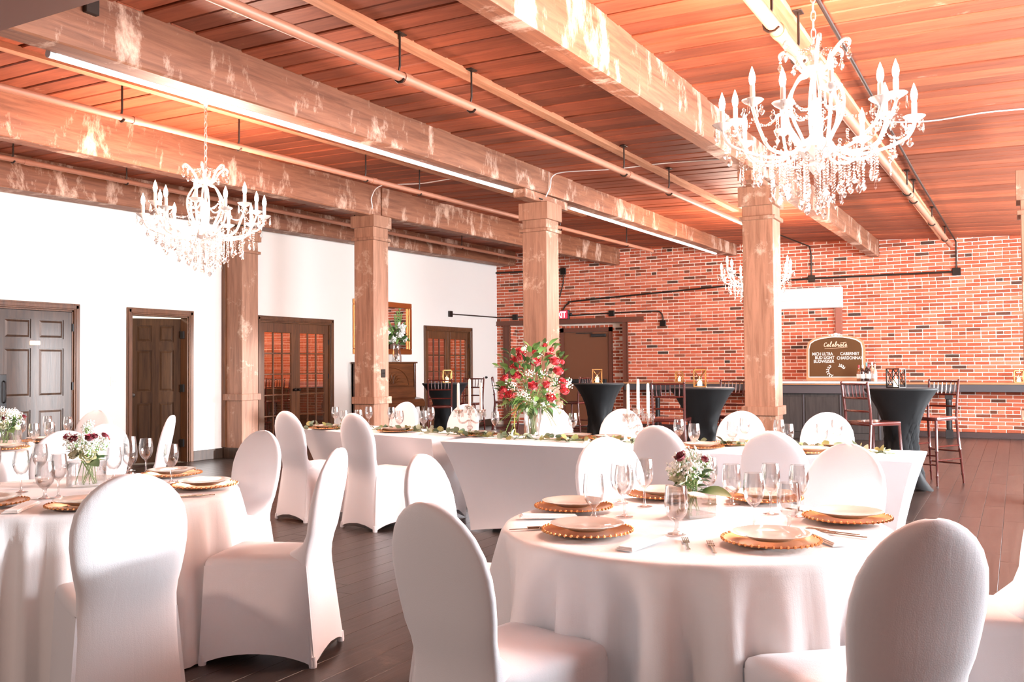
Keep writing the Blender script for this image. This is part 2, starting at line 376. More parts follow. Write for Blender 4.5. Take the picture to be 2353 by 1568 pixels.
z = 0.02; k = 0
while z < RZ-0.07:                         # jamb of the recess on its left side
    for a, b in (((0.02, 0.20), (0.21, 0.29)) if k % 2 else ((0.02, 0.11), (0.12, 0.29))):
        bm_.cbox(XW+a, XW+b, RY1-random.uniform(.008, .02), RY1+.01, z, z+.06, .006)
    z += 0.073; k += 1
yy = 7.82
while yy < 9.06: add_brick(yy, 2.2, 0.10, XW+0.30, False, 1.0); yy += 0.105
stuff(bm_.build('bricks', 'brick_many', wall_back, smooth=0))
# steel around the doorway
MB().box(XW-0.05, XW+0.02, 6.97, 10.70, 2.295, 2.395).box(XW-0.08, XW+0.02, 6.97, 10.70, 2.290, 2.300).build('steel_lintel', 'steel_paint', wall_back, smooth=0)
for a, b in ((7.335, 7.45), (10.26, 10.42)):
    MB().box(XW-0.03, XW+0.02, a, b, 0, 2.295).box(XW-0.05, XW-0.028, a, a+0.012, 0, 2.295).box(XW-0.05, XW-0.028, b-0.012, b, 0, 2.295).build('steel_post', 'steel_paint', wall_back, smooth=0)
struct(MB().cbox(XW-0.035, XW+0.01, -3.1, 7.33, 0, 0.10, 0.006).box(XW-0.055, XW-0.03, -3.1, 7.33, 0, 0.02).build('baseboard_back', 'brown_base', smooth=0))
d5 = struct(thing('door_5', 'brown painted steel door in the brick wall', 'door', (XW+0.24, 7.82, 0)))
for k_ in ('category',): del d5[k_]
MB().cbox(0, 0.05, 0.07, 1.16, 0.01, 2.10, 0.003).build('door_slab', 'steel_door', d5, smooth=0)
MB().box(-0.03, 0.06, 0, 0.065, 0, 2.2).box(-0.03, 0.06, 1.165, 1.25, 0, 2.2).box(-0.03, 0.06, 0, 1.25, 2.105, 2.2).build('door_frame', 'steel_paint', d5, smooth=0)
MB().cbox(-0.06, 0, 0.13, 0.48, 1.99, 2.055, 0.008).box(-0.05, -0.03, 0.45, 0.85, 2.065, 2.085).build('door_closer', 'black_paint', d5, smooth=0)
MB().cbox(-0.07, -0.03, 0.12, 1.1, 0.96, 1.05, 0.006).build('push_bar', 'black_paint', d5, smooth=0)
# ---- white wall on the left with its four doorways
OP = [(6.44, 7.48, 2.12), (8.36, 9.34, 2.12), (10.78, 12.48, 2.12), (15.46, 17.18, 2.12)]
wl = MB(); px_ = -1.0
for a, b, h in OP: wl.box(px_, a, YL, YL+0.14, 0, 4.15).box(a, b, YL, YL+0.14, h, 4.15); px_ = b
wl.box(px_, 18.75, YL, YL+0.14, 0, 4.15)
struct(wl.build('wall_left', 'white_plaster', smooth=0))
bb = MB(); px_ = -1.0
for a, b, h in OP: bb.cbox(px_, a-0.085, YL-0.018, YL, 0, 0.15, 0.004); px_ = b+0.085
bb.cbox(px_, 18.36, YL-0.018, YL, 0, 0.15, 0.004)
struct(bb.build('baseboard_left', 'door_wood', smooth=0))
def casing(p, a, b, h, m='trim_wood'):
    for (u0, u1, w0, w1) in ((a-0.085, a, 0, h+0.085), (b, b+0.085, 0, h+0.085), (a, b, h, h+0.085)):
        t = MB().cbox(u0, u1, YL-0.022, YL, w0, w1, 0.005)
        if u1-u0 < 0.1: t.cbox(u0+0.02, u1-0.02, YL-0.032, YL-0.02, w0, w1-0.02, 0.004)
        else: t.cbox(u0-0.06, u1+0.06, YL-0.032, YL-0.02, w0+0.02, w1-0.02, 0.004)
        t.build('casing', m, p, smooth=0)
    MB().box(a-0.002, a+0.018, YL, YL+0.14, 0, h).box(b-0.018, b+0.002, YL, YL+0.14, 0, h).box(a, b, YL, YL+0.14, h-0.018, h).build('jamb', m, p, smooth=0)
def door_root(n, label):
    r = struct(thing('door_%d' % n, label, 'x')); del r['category']; return r
def panel_slab(p, w, h, loc, rz=0, mt='door_wood', name='door_slab'):
    """six-panel door: stiles, rails and raised panels; local x = width, -y = room side"""
    s = MB(); st = 0.11; mid = w/2
    zs = [(0.24, 0.86), (1.02, 1.62), (1.74, 1.98)]
    s.box(0, st, 0, 0.04, 0, h).box(w-st, w, 0, 0.04, 0, h)
    for a, b in zs: s.box(mid-0.05, mid+0.05, 0, 0.04, a, b)
    zz = [0]+[v for q in zs for v in q]+[h]
    for a, b in zip(zz[0::2], zz[1::2]): s.box(st, w-st, 0, 0.04, a, b)
    o = s.build(name, mt, p, loc, rz, smooth=0)
    pm = MB()
    for a, b in zs:
        for u0, u1 in ((st, mid-0.05), (mid+0.05, w-st)):
            q = MB()
            q.box(u0, u1, 0.012, 0.028, a, b)
            q.add([(u0+.015, .012, a+.015), (u1-.015, .012, a+.015), (u1-.015, .012, b-.015), (u0+.015, .012, b-.015),
                   (u0+.04, .002, a+.04), (u1-.04, .002, a+.04), (u1-.04, .002, b-.04), (u0+.04, .002, b-.04)],
                  [(0, 1, 5, 4), (1, 2, 6, 5), (2, 3, 7, 6), (3, 0, 4, 7), (4, 5, 6, 7)])
            q.build('panel', mt, o, smooth=0)
    return o
def knob(p, x, z, y=0.0):
    MB().lathe([(.028, 0), (.028, .006), (.01, .01), (.01, .03), (.024, .036), (.03, .05), (.024, .064), (.001, .068)], 14).build('door_knob', 'dark_bronze', p, (x, y, z)).rotation_euler = (radians(90), 0, 0)
d1 = door_root(1, 'closed grey brown six panel door at the far left')
casing(d1, 6.44, 7.48, 2.12)
sl = panel_slab(d1, 1.0, 2.085, (6.46, YL+0.005, 0.01))
MB().cbox(0.045, 0.14, -0.012, 0, 0.90, 1.30, 0.004).tube(bez([(0.1, -0.01, 0.96), (0.1, -0.05, 0.98), (0.1, -0.055, 1.1), (0.1, -0.05, 1.2), (0.1, -0.01, 1.22)], 4), 0.009, 6).build('door_pull', 'black_paint', sl, smooth=30)
pl = MB().prism([(x*1.0, z) for x, z in [(-.07, -.018), (-.06, -.026), (.06, -.026), (.07, -.018), (.07, .018), (.06, .026), (-.06, .026), (-.07, .018)]], lambda a, b: (0.5+a, -0.006, 1.685+b), lambda a, b: (0.5+a, 0.0, 1.685+b)).build('name_plate', 'gold', sl, smooth=0)
for hz in (0.25, 1.1, 1.85): MB().cbox(7.462, 7.486, YL-0.012, YL+0.01, hz, hz+0.1, 0.002).build('hinge', 'black_paint', d1, smooth=0)
d2 = door_root(2, 'dark six panel door standing ajar')
casing(d2, 8.36, 9.34, 2.12)
sl = panel_slab(d2, 0.73, 2.08, (9.335, YL+0.14, 0.01), radians(180-30), 'shaded_door_wood')
for c_ in kids(sl): pass
sl.scale = (1, -1, 1); knob(sl, 0.67, 0.98)
for hz in (0.22, 1.02, 1.80): MB().cbox(9.295, 9.325, YL+0.06, YL+0.13, hz, hz+0.11, 0.002).build('hinge', 'black_paint', d2, smooth=0)
def french(n, label, a, b):
    r = door_root(n, label); casing(r, a, b, 2.12)
    w = (b-a-0.04)/2
    for k in (0, 1):
        x0 = a+0.02+k*w; s = MB(); st = 0.10
        s.cbox(0, st, 0, .04, 0, 2.09, .003).cbox(w-st-.004, w-.004, 0, .04, 0, 2.09, .003).cbox(st, w-st, 0, .04, 1.93, 2.09, .003).cbox(st, w-st, 0, .04, 0, .22, .003)
        o = s.build('door_leaf', 'trim_wood', r, (x0, YL+0.02, 0.01), smooth=0)
        pw = (w-2*st)/3; ph = (1.93-.22)/5
        mb = MB()
        for q in (1, 2): mb.cbox(st+q*pw-.011, st+q*pw+.011, .004, .036, .22, 1.93, .004)
        for q in range(1, 5): mb.cbox(st, w-st, .006, .034, .22+q*ph-.011, .22+q*ph+.011, .004)
        mb.build('muntins', 'trim_wood', o, smooth=0)
        for i in range(3):
            for q in range(5):
                MB().box(st+i*pw+.011, st+(i+1)*pw-.011, .018, .021, .22+q*ph+.011, .22+(q+1)*ph-.011).build('pane', 'pane_glass', o, smooth=0)
        MB().lathe([(.025, 0), (.025, .005), (.009, .008), (.009, .028), (.022, .034), (.026, .045), (.02, .056), (.001, .06)], 12).build('door_knob', 'dark_bronze', o, (w-.05 if k == 0 else .05, 0, 0.98)).rotation_euler = (radians(90), 0, 0)
        for hz in (0.3, 1.15, 1.75): MB().box(-.012 if k == 0 else w-.01, .012 if k == 0 else w+.012, -.012, .006, hz, hz+.09).build('hinge', 'black_paint', o, smooth=0)
french(3, 'French doors with fifteen panes a leaf beside the second column', 10.78, 12.48)
french(4, 'French doors at the far end of the white wall', 15.46, 17.18)
# rooms behind the doorways
struct(MB().box(7.6, 7.7, YL+.14, 13.1, 0, 4).box(10.15, 10.25, YL+.14, 13.1, 0, 4).box(7.6, 10.25, 13.1, 13.2, 0, 4).build('wall_hallway', 'white_plaster', smooth=0))
struct(MB().box(10.25, 18.75, 12.9, 13.1, 0, 4).box(18.6, 18.75, YL+.14, 12.9, 0, 4).build('wall_far', 'brick_far', smooth=0))
struct(MB().cbox(10.25, 18.6, 12.84, 12.9, 0, .95, .005).build('trim_3', 'door_wood', smooth=0))
point('hallway_lamp', (9.0, 11.9, 2.6), 60, (1.0, 0.86, 0.7), 0.15)
point('side_room_lamp', (12.2, 11.4, 2.9), 90, (1.0, 0.60, 0.34), 0.2); point('side_room_lamp', (16.2, 11.4, 2.9), 90, (1.0, 0.60, 0.34), 0.2)
# ---- right wall (mostly outside the frame) with its windows
wr = MB(); px_ = -3.0
for a, b in WINX: wr.box(px_, a, YR-0.3, YR, 0, 4.1).box(a, b, YR-0.3, YR, 0, 0.85).box(a, b, YR-0.3, YR, 3.05, 4.1); px_ = b
wr.box(px_, 18.75, YR-0.3, YR, 0, 4.1)
struct(wr.build('wall_right', 'brick_plain', smooth=0))
for i, (a, b) in enumerate(WINX):
    w_ = MB().box(a, a+.06, YR-.1, YR-.04, .85, 3.05).box(b-.06, b, YR-.1, YR-.04, .85, 3.05).box(a, b, YR-.1, YR-.04, .85, .91).box(a, b, YR-.1, YR-.04, 2.99, 3.05).box((a+b)/2-.02, (a+b)/2+.02, YR-.1, YR-.04, .85, 3.05).box(a, b, YR-.1, YR-.04, 1.95, 1.99)
    struct(w_.build('window_%d' % (i+1), 'white_paint', smooth=0))

# ================================================================== beams and columns
BE = {'A': (2.45, -.0146, .18), 'B': (5.22, -.019, .20), 'C': (7.85, -.023, .20), 'D': (10.25, -.011, .32)}
def beam(k, x0, x1, z0, z1, label):
    y0, s, w = BE[k]; b = MB(); n = max(2, int((x1-x0)/0.7)); rings = []
    for i in range(n+1):
        x = x0+(x1-x0)*i/n; y = y0+s*(x-4); zb = z0+(z1-z0)*i/n; zt = zc(x, y)+0.03; c = 0.012
        jj = [random.uniform(-.005, .005) for _ in range(4)]
        rings.append([(x, y+jj[0], zb+c), (x, y+c, zb+jj[1]), (x, y+w-c, zb+jj[1]), (x, y+w+jj[2], zb+c), (x, y+w+jj[2], zt), (x, y+jj[0], zt)])
    return tag(b.loft(rings).build('timber_beam', 'beam_wood', smooth=20), label, 'beam', None)
beam('A', 1.5, 10.16, 3.32, 3.415, 'wide timber ceiling beam at the top centre running to the rightmost full column')
beam('A', 10.18, XW+.1, 3.43, 3.37, 'timber beam end running from the rightmost full column to the brick wall')
beam('B', 1.5, 10.16, 3.39, 3.51, 'long stained timber beam carrying the long white tube light')
beam('B', 10.18, XW+.1, 3.52, 3.57, 'timber beam carrying the short tube light, from the third column to the brick wall')
beam('C', 1.5, 10.16, 3.43, 3.455, 'white-flecked timber beam behind the left chandelier')
beam('C', 10.18, XW+.1, 3.465, 3.53, 'timber beam from the second column to the brick wall')
beam('D', 1.5, 10.16, 3.44, 3.53, 'timber beam lying on top of the white wall at left')
beam('D', 10.18, XW+.1, 3.545, 3.665, 'timber beam on top of the white wall above the French doors')
def column(y0, zcap, zneck, zring, zrail, label, bolster, x0=10.0, full=True):
    w = 0.338; t = thing('timber_column', label, 'column', (x0+w/2, y0+w/2, 0), 0, None); h = w/2
    MB().cbox(-h, h, -h, h, 0.0, zcap, 0.006).build('shaft', 'column_wood', t, smooth=0)
    MB().cbox(-h-.035, h+.035, -h-.035, h+.035, zneck, zcap, 0.004).build('capital', 'column_wood', t, smooth=0)
    MB().cbox(-h-.03, h+.03, -h-.03, h+.03, zring, zring+.042, 0.004).build('neck_moulding', 'column_wood', t, smooth=0)
    MB().cbox(-h-.03, h+.03, -h-.03, h+.03, zrail-.098, zrail, 0.004).build('chair_rail', 'column_wood', t, smooth=0)
    MB().cbox(-h-.025, h+.025, -h-.025, h+.025, 0, .16, 0.004).build('plinth', 'door_wood', t, smooth=0)
    if bolster:
        a, b, c, d = bolster
        MB().cbox(-h-.42, h+.42, a-y0-h, b-y0-h, c, d, 0.005).build('bolster', 'beam_wood', t, smooth=0)
    return t
column(2.29, 3.313, 3.10, 2.945, .90, 'timber column furthest right of the four, beside the drinks bar', (2.41, 2.56, 3.313, 3.415))
column(5.05, 3.394, 3.18, 3.03, .92, 'timber column directly behind the red rose arrangement', (5.12, 5.28, 3.394, 3.50))
cl2 = column(7.72, 3.466, 3.30, 3.117, .95, 'timber column with a black switch plate, in front of the piano', (7.74, 7.94, 3.466, 3.49))
MB().cbox(-.045, .045, -.012, 0, 0, .115, .004).box(-.02, -.008, -.018, -.01, .05, .07).box(.008, .02, -.018, -.01, .05, .07).build('switch_plate', 'dark_bronze', cl2, (.035, -.169, 1.215), smooth=0)['label'] = 'black switch plate'
column(10.2, 3.50, 3.30, 3.11, .97, 'timber column against the white wall between dark door and French doors', None)
column(-.395, 3.21, 2.92, 2.78, .90, 'timber column cut off at the right edge of the picture', (-.30, -.15, 3.21, 3.33))
struct(MB().cbox(9.97, 10.16, 10.52, 10.6, .16, 3.5, .004).build('trim_1', 'trim_wood', smooth=0))
# soffit board close to the camera, top left corner
struct(MB().cbox(2.80, 3.14, 4.0, 7.6, 3.33, 3.385, .01).build('trim_2', 'steel_paint', smooth=0))
tag(MB().cbox(3.74, 3.84, 5.185, 5.226, 3.67, 3.82, .005).build('iron_strap', 'dark_iron', smooth=0), 'short dark iron strap on the tube light beam, top left', 'strap')
# pine boards, sprinkler pipes, conduits under the ceiling
def board(x0, y0, x1, y1, w, label):
    b = MB(); r = []
    for i in range(13):
        x = x0+(x1-x0)*i/12; y = y0+(y1-y0)*i/12; z = zc(x, y)
        r.append([(x, y-w/2, z-.045), (x, y+w/2, z-.045), (x, y+w/2, z+.004), (x, y-w/2, z+.004)])
    tag(b.loft(r).build('pine_board', 'pine', smooth=0), label, 'board')
board(2.2, 4.02, 13.9, 3.74, .10, 'pale pine board along the ceiling between the two middle beams')
board(2.2, 6.75, 13.5, 6.12, .09, 'pale pine board on the ceiling above the left chandelier')
board(3.5, 1.40, 18.3, 1.12, .13, 'pale pine board on the ceiling above the right chandelier')
def pipe(p0, p1, r, label, hooks, clamps):
    t = thing('sprinkler_pipe', label, 'pipe', p0); d = Vector(p1)-Vector(p0)
    MB().tube([(0, 0, 0), d*.5, d], r, 12).build('pipe', 'rust_pipe', t)
    for f in clamps:
        q = d*f; a = q-d.normalized()*.04; b = q+d.normalized()*.04
        MB().tube([a, b], r*1.18, 12).build('coupling', 'rust_pipe', t)
    for f in hooks:
        q = d*f; top = zc(p0[0]+q.x, p0[1]+q.y)-p0[2]
        pts = [(q.x, q.y+r*1.25*cos(a), q.z+r*1.25*sin(a)) for a in [radians(v) for v in (-150, -110, -70, -30, 10, 50, 80)]]
        pts += [(q.x, q.y, q.z+r*2.2), (q.x, q.y, top)]
        MB().tube(pts, 0.009, 6).cbox(q.x-.05, q.x+.05, q.y-.03, q.y+.03, top-.012, top, .003).build('hanger', 'dark_iron', t)
pipe((2.2, 4.0, 3.475), (15.6, 3.50, 3.49), .036, 'sprinkler pipe under the ceiling between the two middle beams', (.235, .305, .53, .63, .86), (.24, .54))
pipe((2.2, 6.83, 3.52), (16.2, 5.95, 3.50), .030, 'sprinkler pipe passing behind the left chandelier chain', (.21, .30, .43, .50, .75, .92), (.22, .44))
pipe((2.2, 1.34, 3.44), (17.9, .99, 3.44), .042, 'sprinkler pipe passing above the right chandelier', (.215, .26, .62, .66, .80, .93), (.225, .64))
pipe((2.2, 9.62, 3.66), (18.0, 9.25, 3.66), .030, 'sprinkler pipe close to the white wall beam', (.24, .33, .6, .8), (.25,))
def conduit(pts, r, m, label, boxes=(), name='conduit', cat='conduit'):
    o = Vector(pts[0]); t = thing(name, label, cat, o)
    MB().tube([Vector(p)-o for p in pts], r, 8).build('tube', m, t)
    for (x, y, z, s) in boxes: MB().cbox(x-.062-o.x, x-.020-o.x, y-s-o.y, y+s-o.y, z-s-o.z, z+s-o.z, .006).build('junction_box', 'dark_bronze', t, smooth=0)
    return t
X_ = XW-.045
conduit([(3.5, 1.10, zc(3.5, 1.1)-.03), (12, 1.04, zc(12, 1.04)-.03), (18.2, .95, zc(18.2, .95)-.03), (X_, .93, 3.56), (X_, .93, 3.02)], .014, 'dark_iron', 'dark conduit along the ceiling bending down the brick at right', [(XW, .93, 3.01, .07)])
conduit([(X_, 4.6, 3.0), (X_, 3.48, 3.019), (X_, 1.0, 3.01)], .02, 'dark_iron', 'level dark conduit on the brick above the air conditioner', [(XW, 3.48, 3.02, .065)])
conduit([(X_, 3.48, 3.08), (X_, 3.48, 3.5), (X_-.1, 3.49, 3.64), (16.9, 3.75, zc(17, 3.75)-.03)], .014, 'dark_iron', 'thin conduit rising from the box above the air conditioner')
conduit(bez([(X_, 4.7, 2.98), (X_, 8.35, 2.80), (X_, 8.72, 2.75), (X_, 8.86, 2.62), (X_, 8.87, 2.50)], 5), .018, 'dark_iron', 'long sloping conduit on the brick above the steel door')
conduit([(X_, 8.85, 3.56), (X_, 8.86, 3.2), (X_, 8.95, 2.9)], .014, 'dark_iron', 'thin dark cable beside the third column, high on the brick', [(XW, 8.86, 3.47, .07)])
conduit(bez([(X_, 8.75, 2.47), (X_, 7.7, 2.49), (X_, 6.75, 2.50), (X_, 6.58, 2.46), (X_, 6.53, 2.36), (X_, 6.53, 2.26)], 5), .015, 'dark_iron', 'conduit bending down to a small box right of the doorway lintel', [(XW, 7.70, 2.485, .065), (XW, 6.53, 2.235, .062)])
conduit([(X_, 9.2, 2.47), (X_, 10.58, 2.485), (XW-.1, YL-.02, 2.49), (16.36, YL-.02, 2.48)], .013, 'dark_iron', 'conduit turning the corner from brick to white wall', [(XW, 10.1, 2.48, .065)])
tag(MB().cbox(16.30, 16.42, YL-.045, YL, 2.415, 2.545, .006).build('junction_box', 'dark_bronze', smooth=0), 'square bronze box on the white wall above the far French doors', 'box')
conduit([(X_, 10.70, 3.53), (X_, 9.3, 3.51), (X_, 8.9, 3.50)], .022, 'dark_iron', 'short conduit high in the corner of brick and white wall')
tag(MB().lathe([(.03, 0), (.03, .012), (.018, .014), (.018, .04), (.001, .045)], 12).build('hose_bib', 'dark_bronze', None, (17.86, YL, 1.10)), 'small dark wall fitting right of the far French doors', 'fitting').rotation_euler = (radians(90), 0, 0)
# tube lights under beam B
def tube_light(x0, x1, label):
    y0, s, w = BE['B']; f = lambda x: 3.39+(.12)*(x-1.5)/8.66 if x < 10.17 else 3.52+.05*(x-10.18)/8.3
    a = Vector((x0, y0+s*(x0-4)+w+.032, f(x0)+.0)); b = Vector((x1, y0+s*(x1-4)+w+.032, f(x1)+.0)); d = b-a
    t = thing('tube_light', label, 'light', a)
    MB().tube([(0, 0, 0), d], .027, 12).build('tube', 'tube_lamp', t)
    u = d.normalized()
    MB().tube([-u*.03, u*.012], .029, 12).build('end_cap', 'white_plastic', t); MB().tube([d-u*.012, d+u*.03], .029, 12).build('end_cap', 'white_plastic', t)
tube_light(3.69, 9.66, 'long white tube light along the lower edge of the beam at left')
tube_light(11.25, 17.7, 'shorter white tube light past the third column')
def cable(pts, label, r=.007, m='white_plastic'):
    o = Vector(pts[0]); tag(MB().tube([p-o for p in bez(pts, 6)], r, 6).build('cable', m, None, o), label, 'cable')
zz = lambda x, y: (x, y, zc(x, y)-.012)
cable([(10.05, 5.08, 3.46), (10.15, 5.07, 3.6), (10.2, 5.06, 3.74), zz(10.25, 4.9), zz(10.35, 4.3), zz(10.3, 3.6), zz(10.4, 2.75)], 'white cable from the third column across the ceiling')
cable([(10.02, 7.8, 3.48), (9.95, 7.70, 3.56), (9.93, 7.69, 3.70), zz(9.98, 7.55), zz(10.1, 7.0), zz(10.0, 6.3), zz(10.2, 5.6)], 'white cable from the second column across the ceiling')
cable([zz(9.4, 1.2), zz(9.6, .7), zz(9.5, .2), zz(9.55, -.3)], 'white cable on the ceiling beside the right chandelier')
cable([(9.70, 5.32, 3.485), (9.85, 5.2, 3.46), (9.98, 5.09, 3.42)], 'short dark cable between the tube light and the third column', .008, 'dark_bronze')

# ================================================================== covered banquet chairs
def side_ring(c, z, hem, inset, n=12):
    pts = []
    for k in range(4):
        a, b = Vector(c[k]), Vector(c[(k+1) % 4]); d = (b-a).normalized(); nr = Vector((-d.y, d.x))
        for i in range(n):
            u = i/n; q = 4*u*(1-u); p = a.lerp(b, u)+nr*inset*q
            pts.append((p.x, p.y, z+hem*(q**0.8)))
    return pts
def round_corners(c, r, n=12):
    """rounded quadrilateral with 4*n points that line up with side_ring"""
    pts = []
    for k in range(4):
        a, b = Vector(c[k]), Vector(c[(k+1) % 4]); L_ = (b-a).length; d = (b-a)/L_; prv = (a-Vector(c[k-1])).normalized()
        for i in range(n):
            u = i/n
            if u < 0.125: p = a+d*r*0.5*(u/0.125)*1.0; p = p-(-prv+d)*r*0.0+( -prv+d)*r*0.18*(1-u/0.125)
            elif u > 0.93: p = a.lerp(b, u)
            else: p = a.lerp(b, u)
            pts.append((p.x, p.y))
    return pts
def make_chair():
    t = thing('banquet_chair', 'x', 'chair')
    ft = [(.262, -.232), (.262, .232), (-.285, .215), (-.285, -.215)]       # feet
    st = [(.245, -.212), (.245, .212), (-.232, .178), (-.232, -.178)]       # seat edge
    rings = []
    for i, u in enumerate((0, .04, .14, .3, .5, .7, .86, .95, 1.0)):
        c = [(a[0]*(1-u)+b[0]*u, a[1]*(1-u)+b[1]*u) for a, b in zip(ft, st)]
        rings.append(side_ring(c, .452*u+.002, .055*(1-u)**3, .030*(1-u)*(u+.25)))
    sk = MB().loft(rings, False, False)
    for (x, y) in ft: sk.lathe([(.018, 0.0), (.020, .012), (.016, .05)], 8, (x*.955, y*.945, 0.0))
    sk.build('skirt', 'white_spandex', t, smooth=55)
    sr = []
    for z, s, dx in ((.430, .995, 0), (.448, 1.012, 0), (.466, 1.008, 0), (.482, .975, 0), (.492, .90, 0), (.499, .72, 0), (.502, .45, 0), (.503, .15, 0)):
        c = [(p[0]*s+.005, p[1]*s) for p in st]; q = round_corners(c, .05); sr.append([(x, y, z) for x, y in q])
    MB().loft(sr, False, True).build('seat', 'white_spandex', t, smooth=70)
    lv = [(.006, .226, -.272, .018), (.03, .224, -.270, .018), (.08, .214, -.264, .018), (.16, .203, -.254, .018), (.28, .189, -.240, .019), (.38, .181, -.230, .020), (.455, .177, -.224, .023), (.50, .176, -.224, .027), (.55, .180, -.234, .028), (.60, .190, -.249, .029), (.66, .200, -.259, .030), (.72, .206, -.270, .030),
          (.78, .205, -.282, .030), (.84, .193, -.296, .029), (.89, .168, -.308, .027), (.925, .138, -.317, .025), (.95, .106, -.323, .022), (.966, .076, -.327, .018), (.976, .048, -.330, .013), (.981, .020, -.331, .006)]
    br = []
    for z, w, x, h in lv:
        q = []
        for k in range(28):
            a = 2*pi*k/28; ca, sa = cos(a), sin(a)
            yy = w*(abs(ca)**.55)*(1 if ca > 0 else -1); hf = h+max(0, .115*exp(-((z-.47)/.055)**2)) if .44 < z < .66 else h
            xx = (hf if sa > 0 else h)*(abs(sa)**.8)*(1 if sa > 0 else -1); ar_ = .055*max(0, 1-z/.16)*(1-(yy/w)**2)
            q.append((x+xx-(0.016 if z > .3 else .016*z/.3)*(1-(yy/max(w, .01))**2), yy, z+ar_))
        br.append(q)
    MB().loft(br, True, True).build('backrest', 'white_spandex', t, smooth=60)
    return t
proto_chair = make_chair(); CH_USED = [False]
def chair(px_, py_, az, label, group):
    """px,py = top of the backrest"""
    a = radians(az); loc = (px_+.335*cos(a), py_+.335*sin(a), 0)
    if not CH_USED[0]:
        CH_USED[0] = True; proto_chair.location = loc; proto_chair.rotation_euler = (0, 0, a); proto_chair['label'] = label; proto_chair['group'] = group; return proto_chair
    return dup(proto_chair, loc, a, label, group)
G1, G2, G3, GH = 'covered chairs round the nearer right table', 'covered chairs round the left table', 'covered chairs round the far left table', 'covered chairs along the head table'
chair(2.164, 1.485, -14, 'white covered chair with tan shaded back, front left of the right round table', G1)
chair(2.49, .19, 44, 'white covered chair with wrinkled brown shaded back at the bottom right', G1)
chair(3.319, 2.31, -84, 'white covered chair turned edge-on behind the tan backed chair', G1)
chair(4.528, 1.946, 232, 'bright white covered chair behind the round table, left of the grey back', G1)
chair(4.625, .717, 162, 'pale grey backed covered chair at the far right of the round table', G1)
chair(3.77, -.13, 104, 'white covered chair cut off by the right edge of the picture', G1)
chair(2.263, 2.86, 60, 'large white covered chair seen from behind at the bottom left', G2)
chair(3.423, 2.851, 112, 'white covered chair seen side-on right of the left round table', G2)
chair(4.168, 4.071, 176, 'white covered chair behind the side-on chair, right of the left table', G2)
chair(3.667, 5.27, 238, 'white covered chair directly behind the left bouquet', G2)
chair(4.22, 5.62, 80, 'white covered chair between the left bouquet and the ajar door', G3)
chair(5.596, 7.562, 196, 'white covered chair furthest back, beside the grey brown door', G3)
chair(5.205, 6.10, 130, 'white covered chair seen edge-on in front of the ajar door', G3)
chair(6.102, 5.699, -10, 'white covered chair at the left end of the head table', GH)
chair(6.021, 4.874, -10, 'white covered chair in front of the head table, second from its left end', GH)
chair(5.52, 2.02, -12, 'grey shaded covered chair left of the burgundy bouquet, at the head table', GH)
chair(5.32, 1.25, -8, 'grey shaded covered chair at the head table right of the burgundy bouquet', GH)
chair(7.471, 3.034, 180, 'white covered chair behind the right candelabra', GH)
chair(7.453, 1.982, 180, 'white covered chair behind the head table, in front of the right column', GH)
chair(7.481, 1.312, 180, 'white covered chair furthest right behind the head table', GH)
chair(8.13, 5.83, 172, 'small white covered chair behind the head table, before the piano', GH)
chair(7.86, 4.90, 172, 'white covered chair behind the left candelabra', GH)
chair(7.45, 3.70, 180, 'white covered chair hidden behind the rose vase', GH)

# ================================================================== tablecloths
def round_cloth(cx_, cy_, r, h, seed, label):
    rnd = random.Random(seed); n = 168; ph = [(rnd.choice((9, 11, 14, 17, 21, 26, 31)), rnd.uniform(0, 6.28), rnd.uniform(.4, 1)) for _ in range(6)]
    def fold(a): return sum(w*sin(k*a+p) for k, p, w in ph)/2.2
    rings = [[(cx_+r*s*cos(2*pi*k/n), cy_+r*s*sin(2*pi*k/n), h) for k in range(n)] for s in (.02, .35, .7, .93, .975)]
    for u in (0, .015, .04, .09, .16, .26, .38, .52, .68, .84, .94, 1.0):
        q = []
        for k in range(n):
            a = 2*pi*k/n; f = fold(a); fs = (1 if f > 0 else -.9)*abs(f)**.6
            amp = .060*min(1, u*2.2)**.8
            rr = r*(.992 if u == 0 else 1.002)+.045*u**.8+amp*fs
            q.append((cx_+rr*cos(a), cy_+rr*sin(a), h-.004-(h-.012)*u+.006*sin(5*a)*u*0))
        rings.append(q)
    o = MB().loft(rings, True, False).build('tablecloth', 'white_cloth', smooth=70)
    return tag(o, label, 'tablecloth', 'floor length round tablecloths')
T1, T2, T3 = (3.43, 1.11), (2.97, 4.15), (4.32, 7.24)
round_cloth(*T1, .735, .75, 3, 'white floor-length cloth on the nearer right round table')
round_cloth(*T2, .765, .75, 8, 'white floor-length cloth on the left round table')
round_cloth(*T3, .75, .75, 12, 'white floor-length cloth on the far left round table')
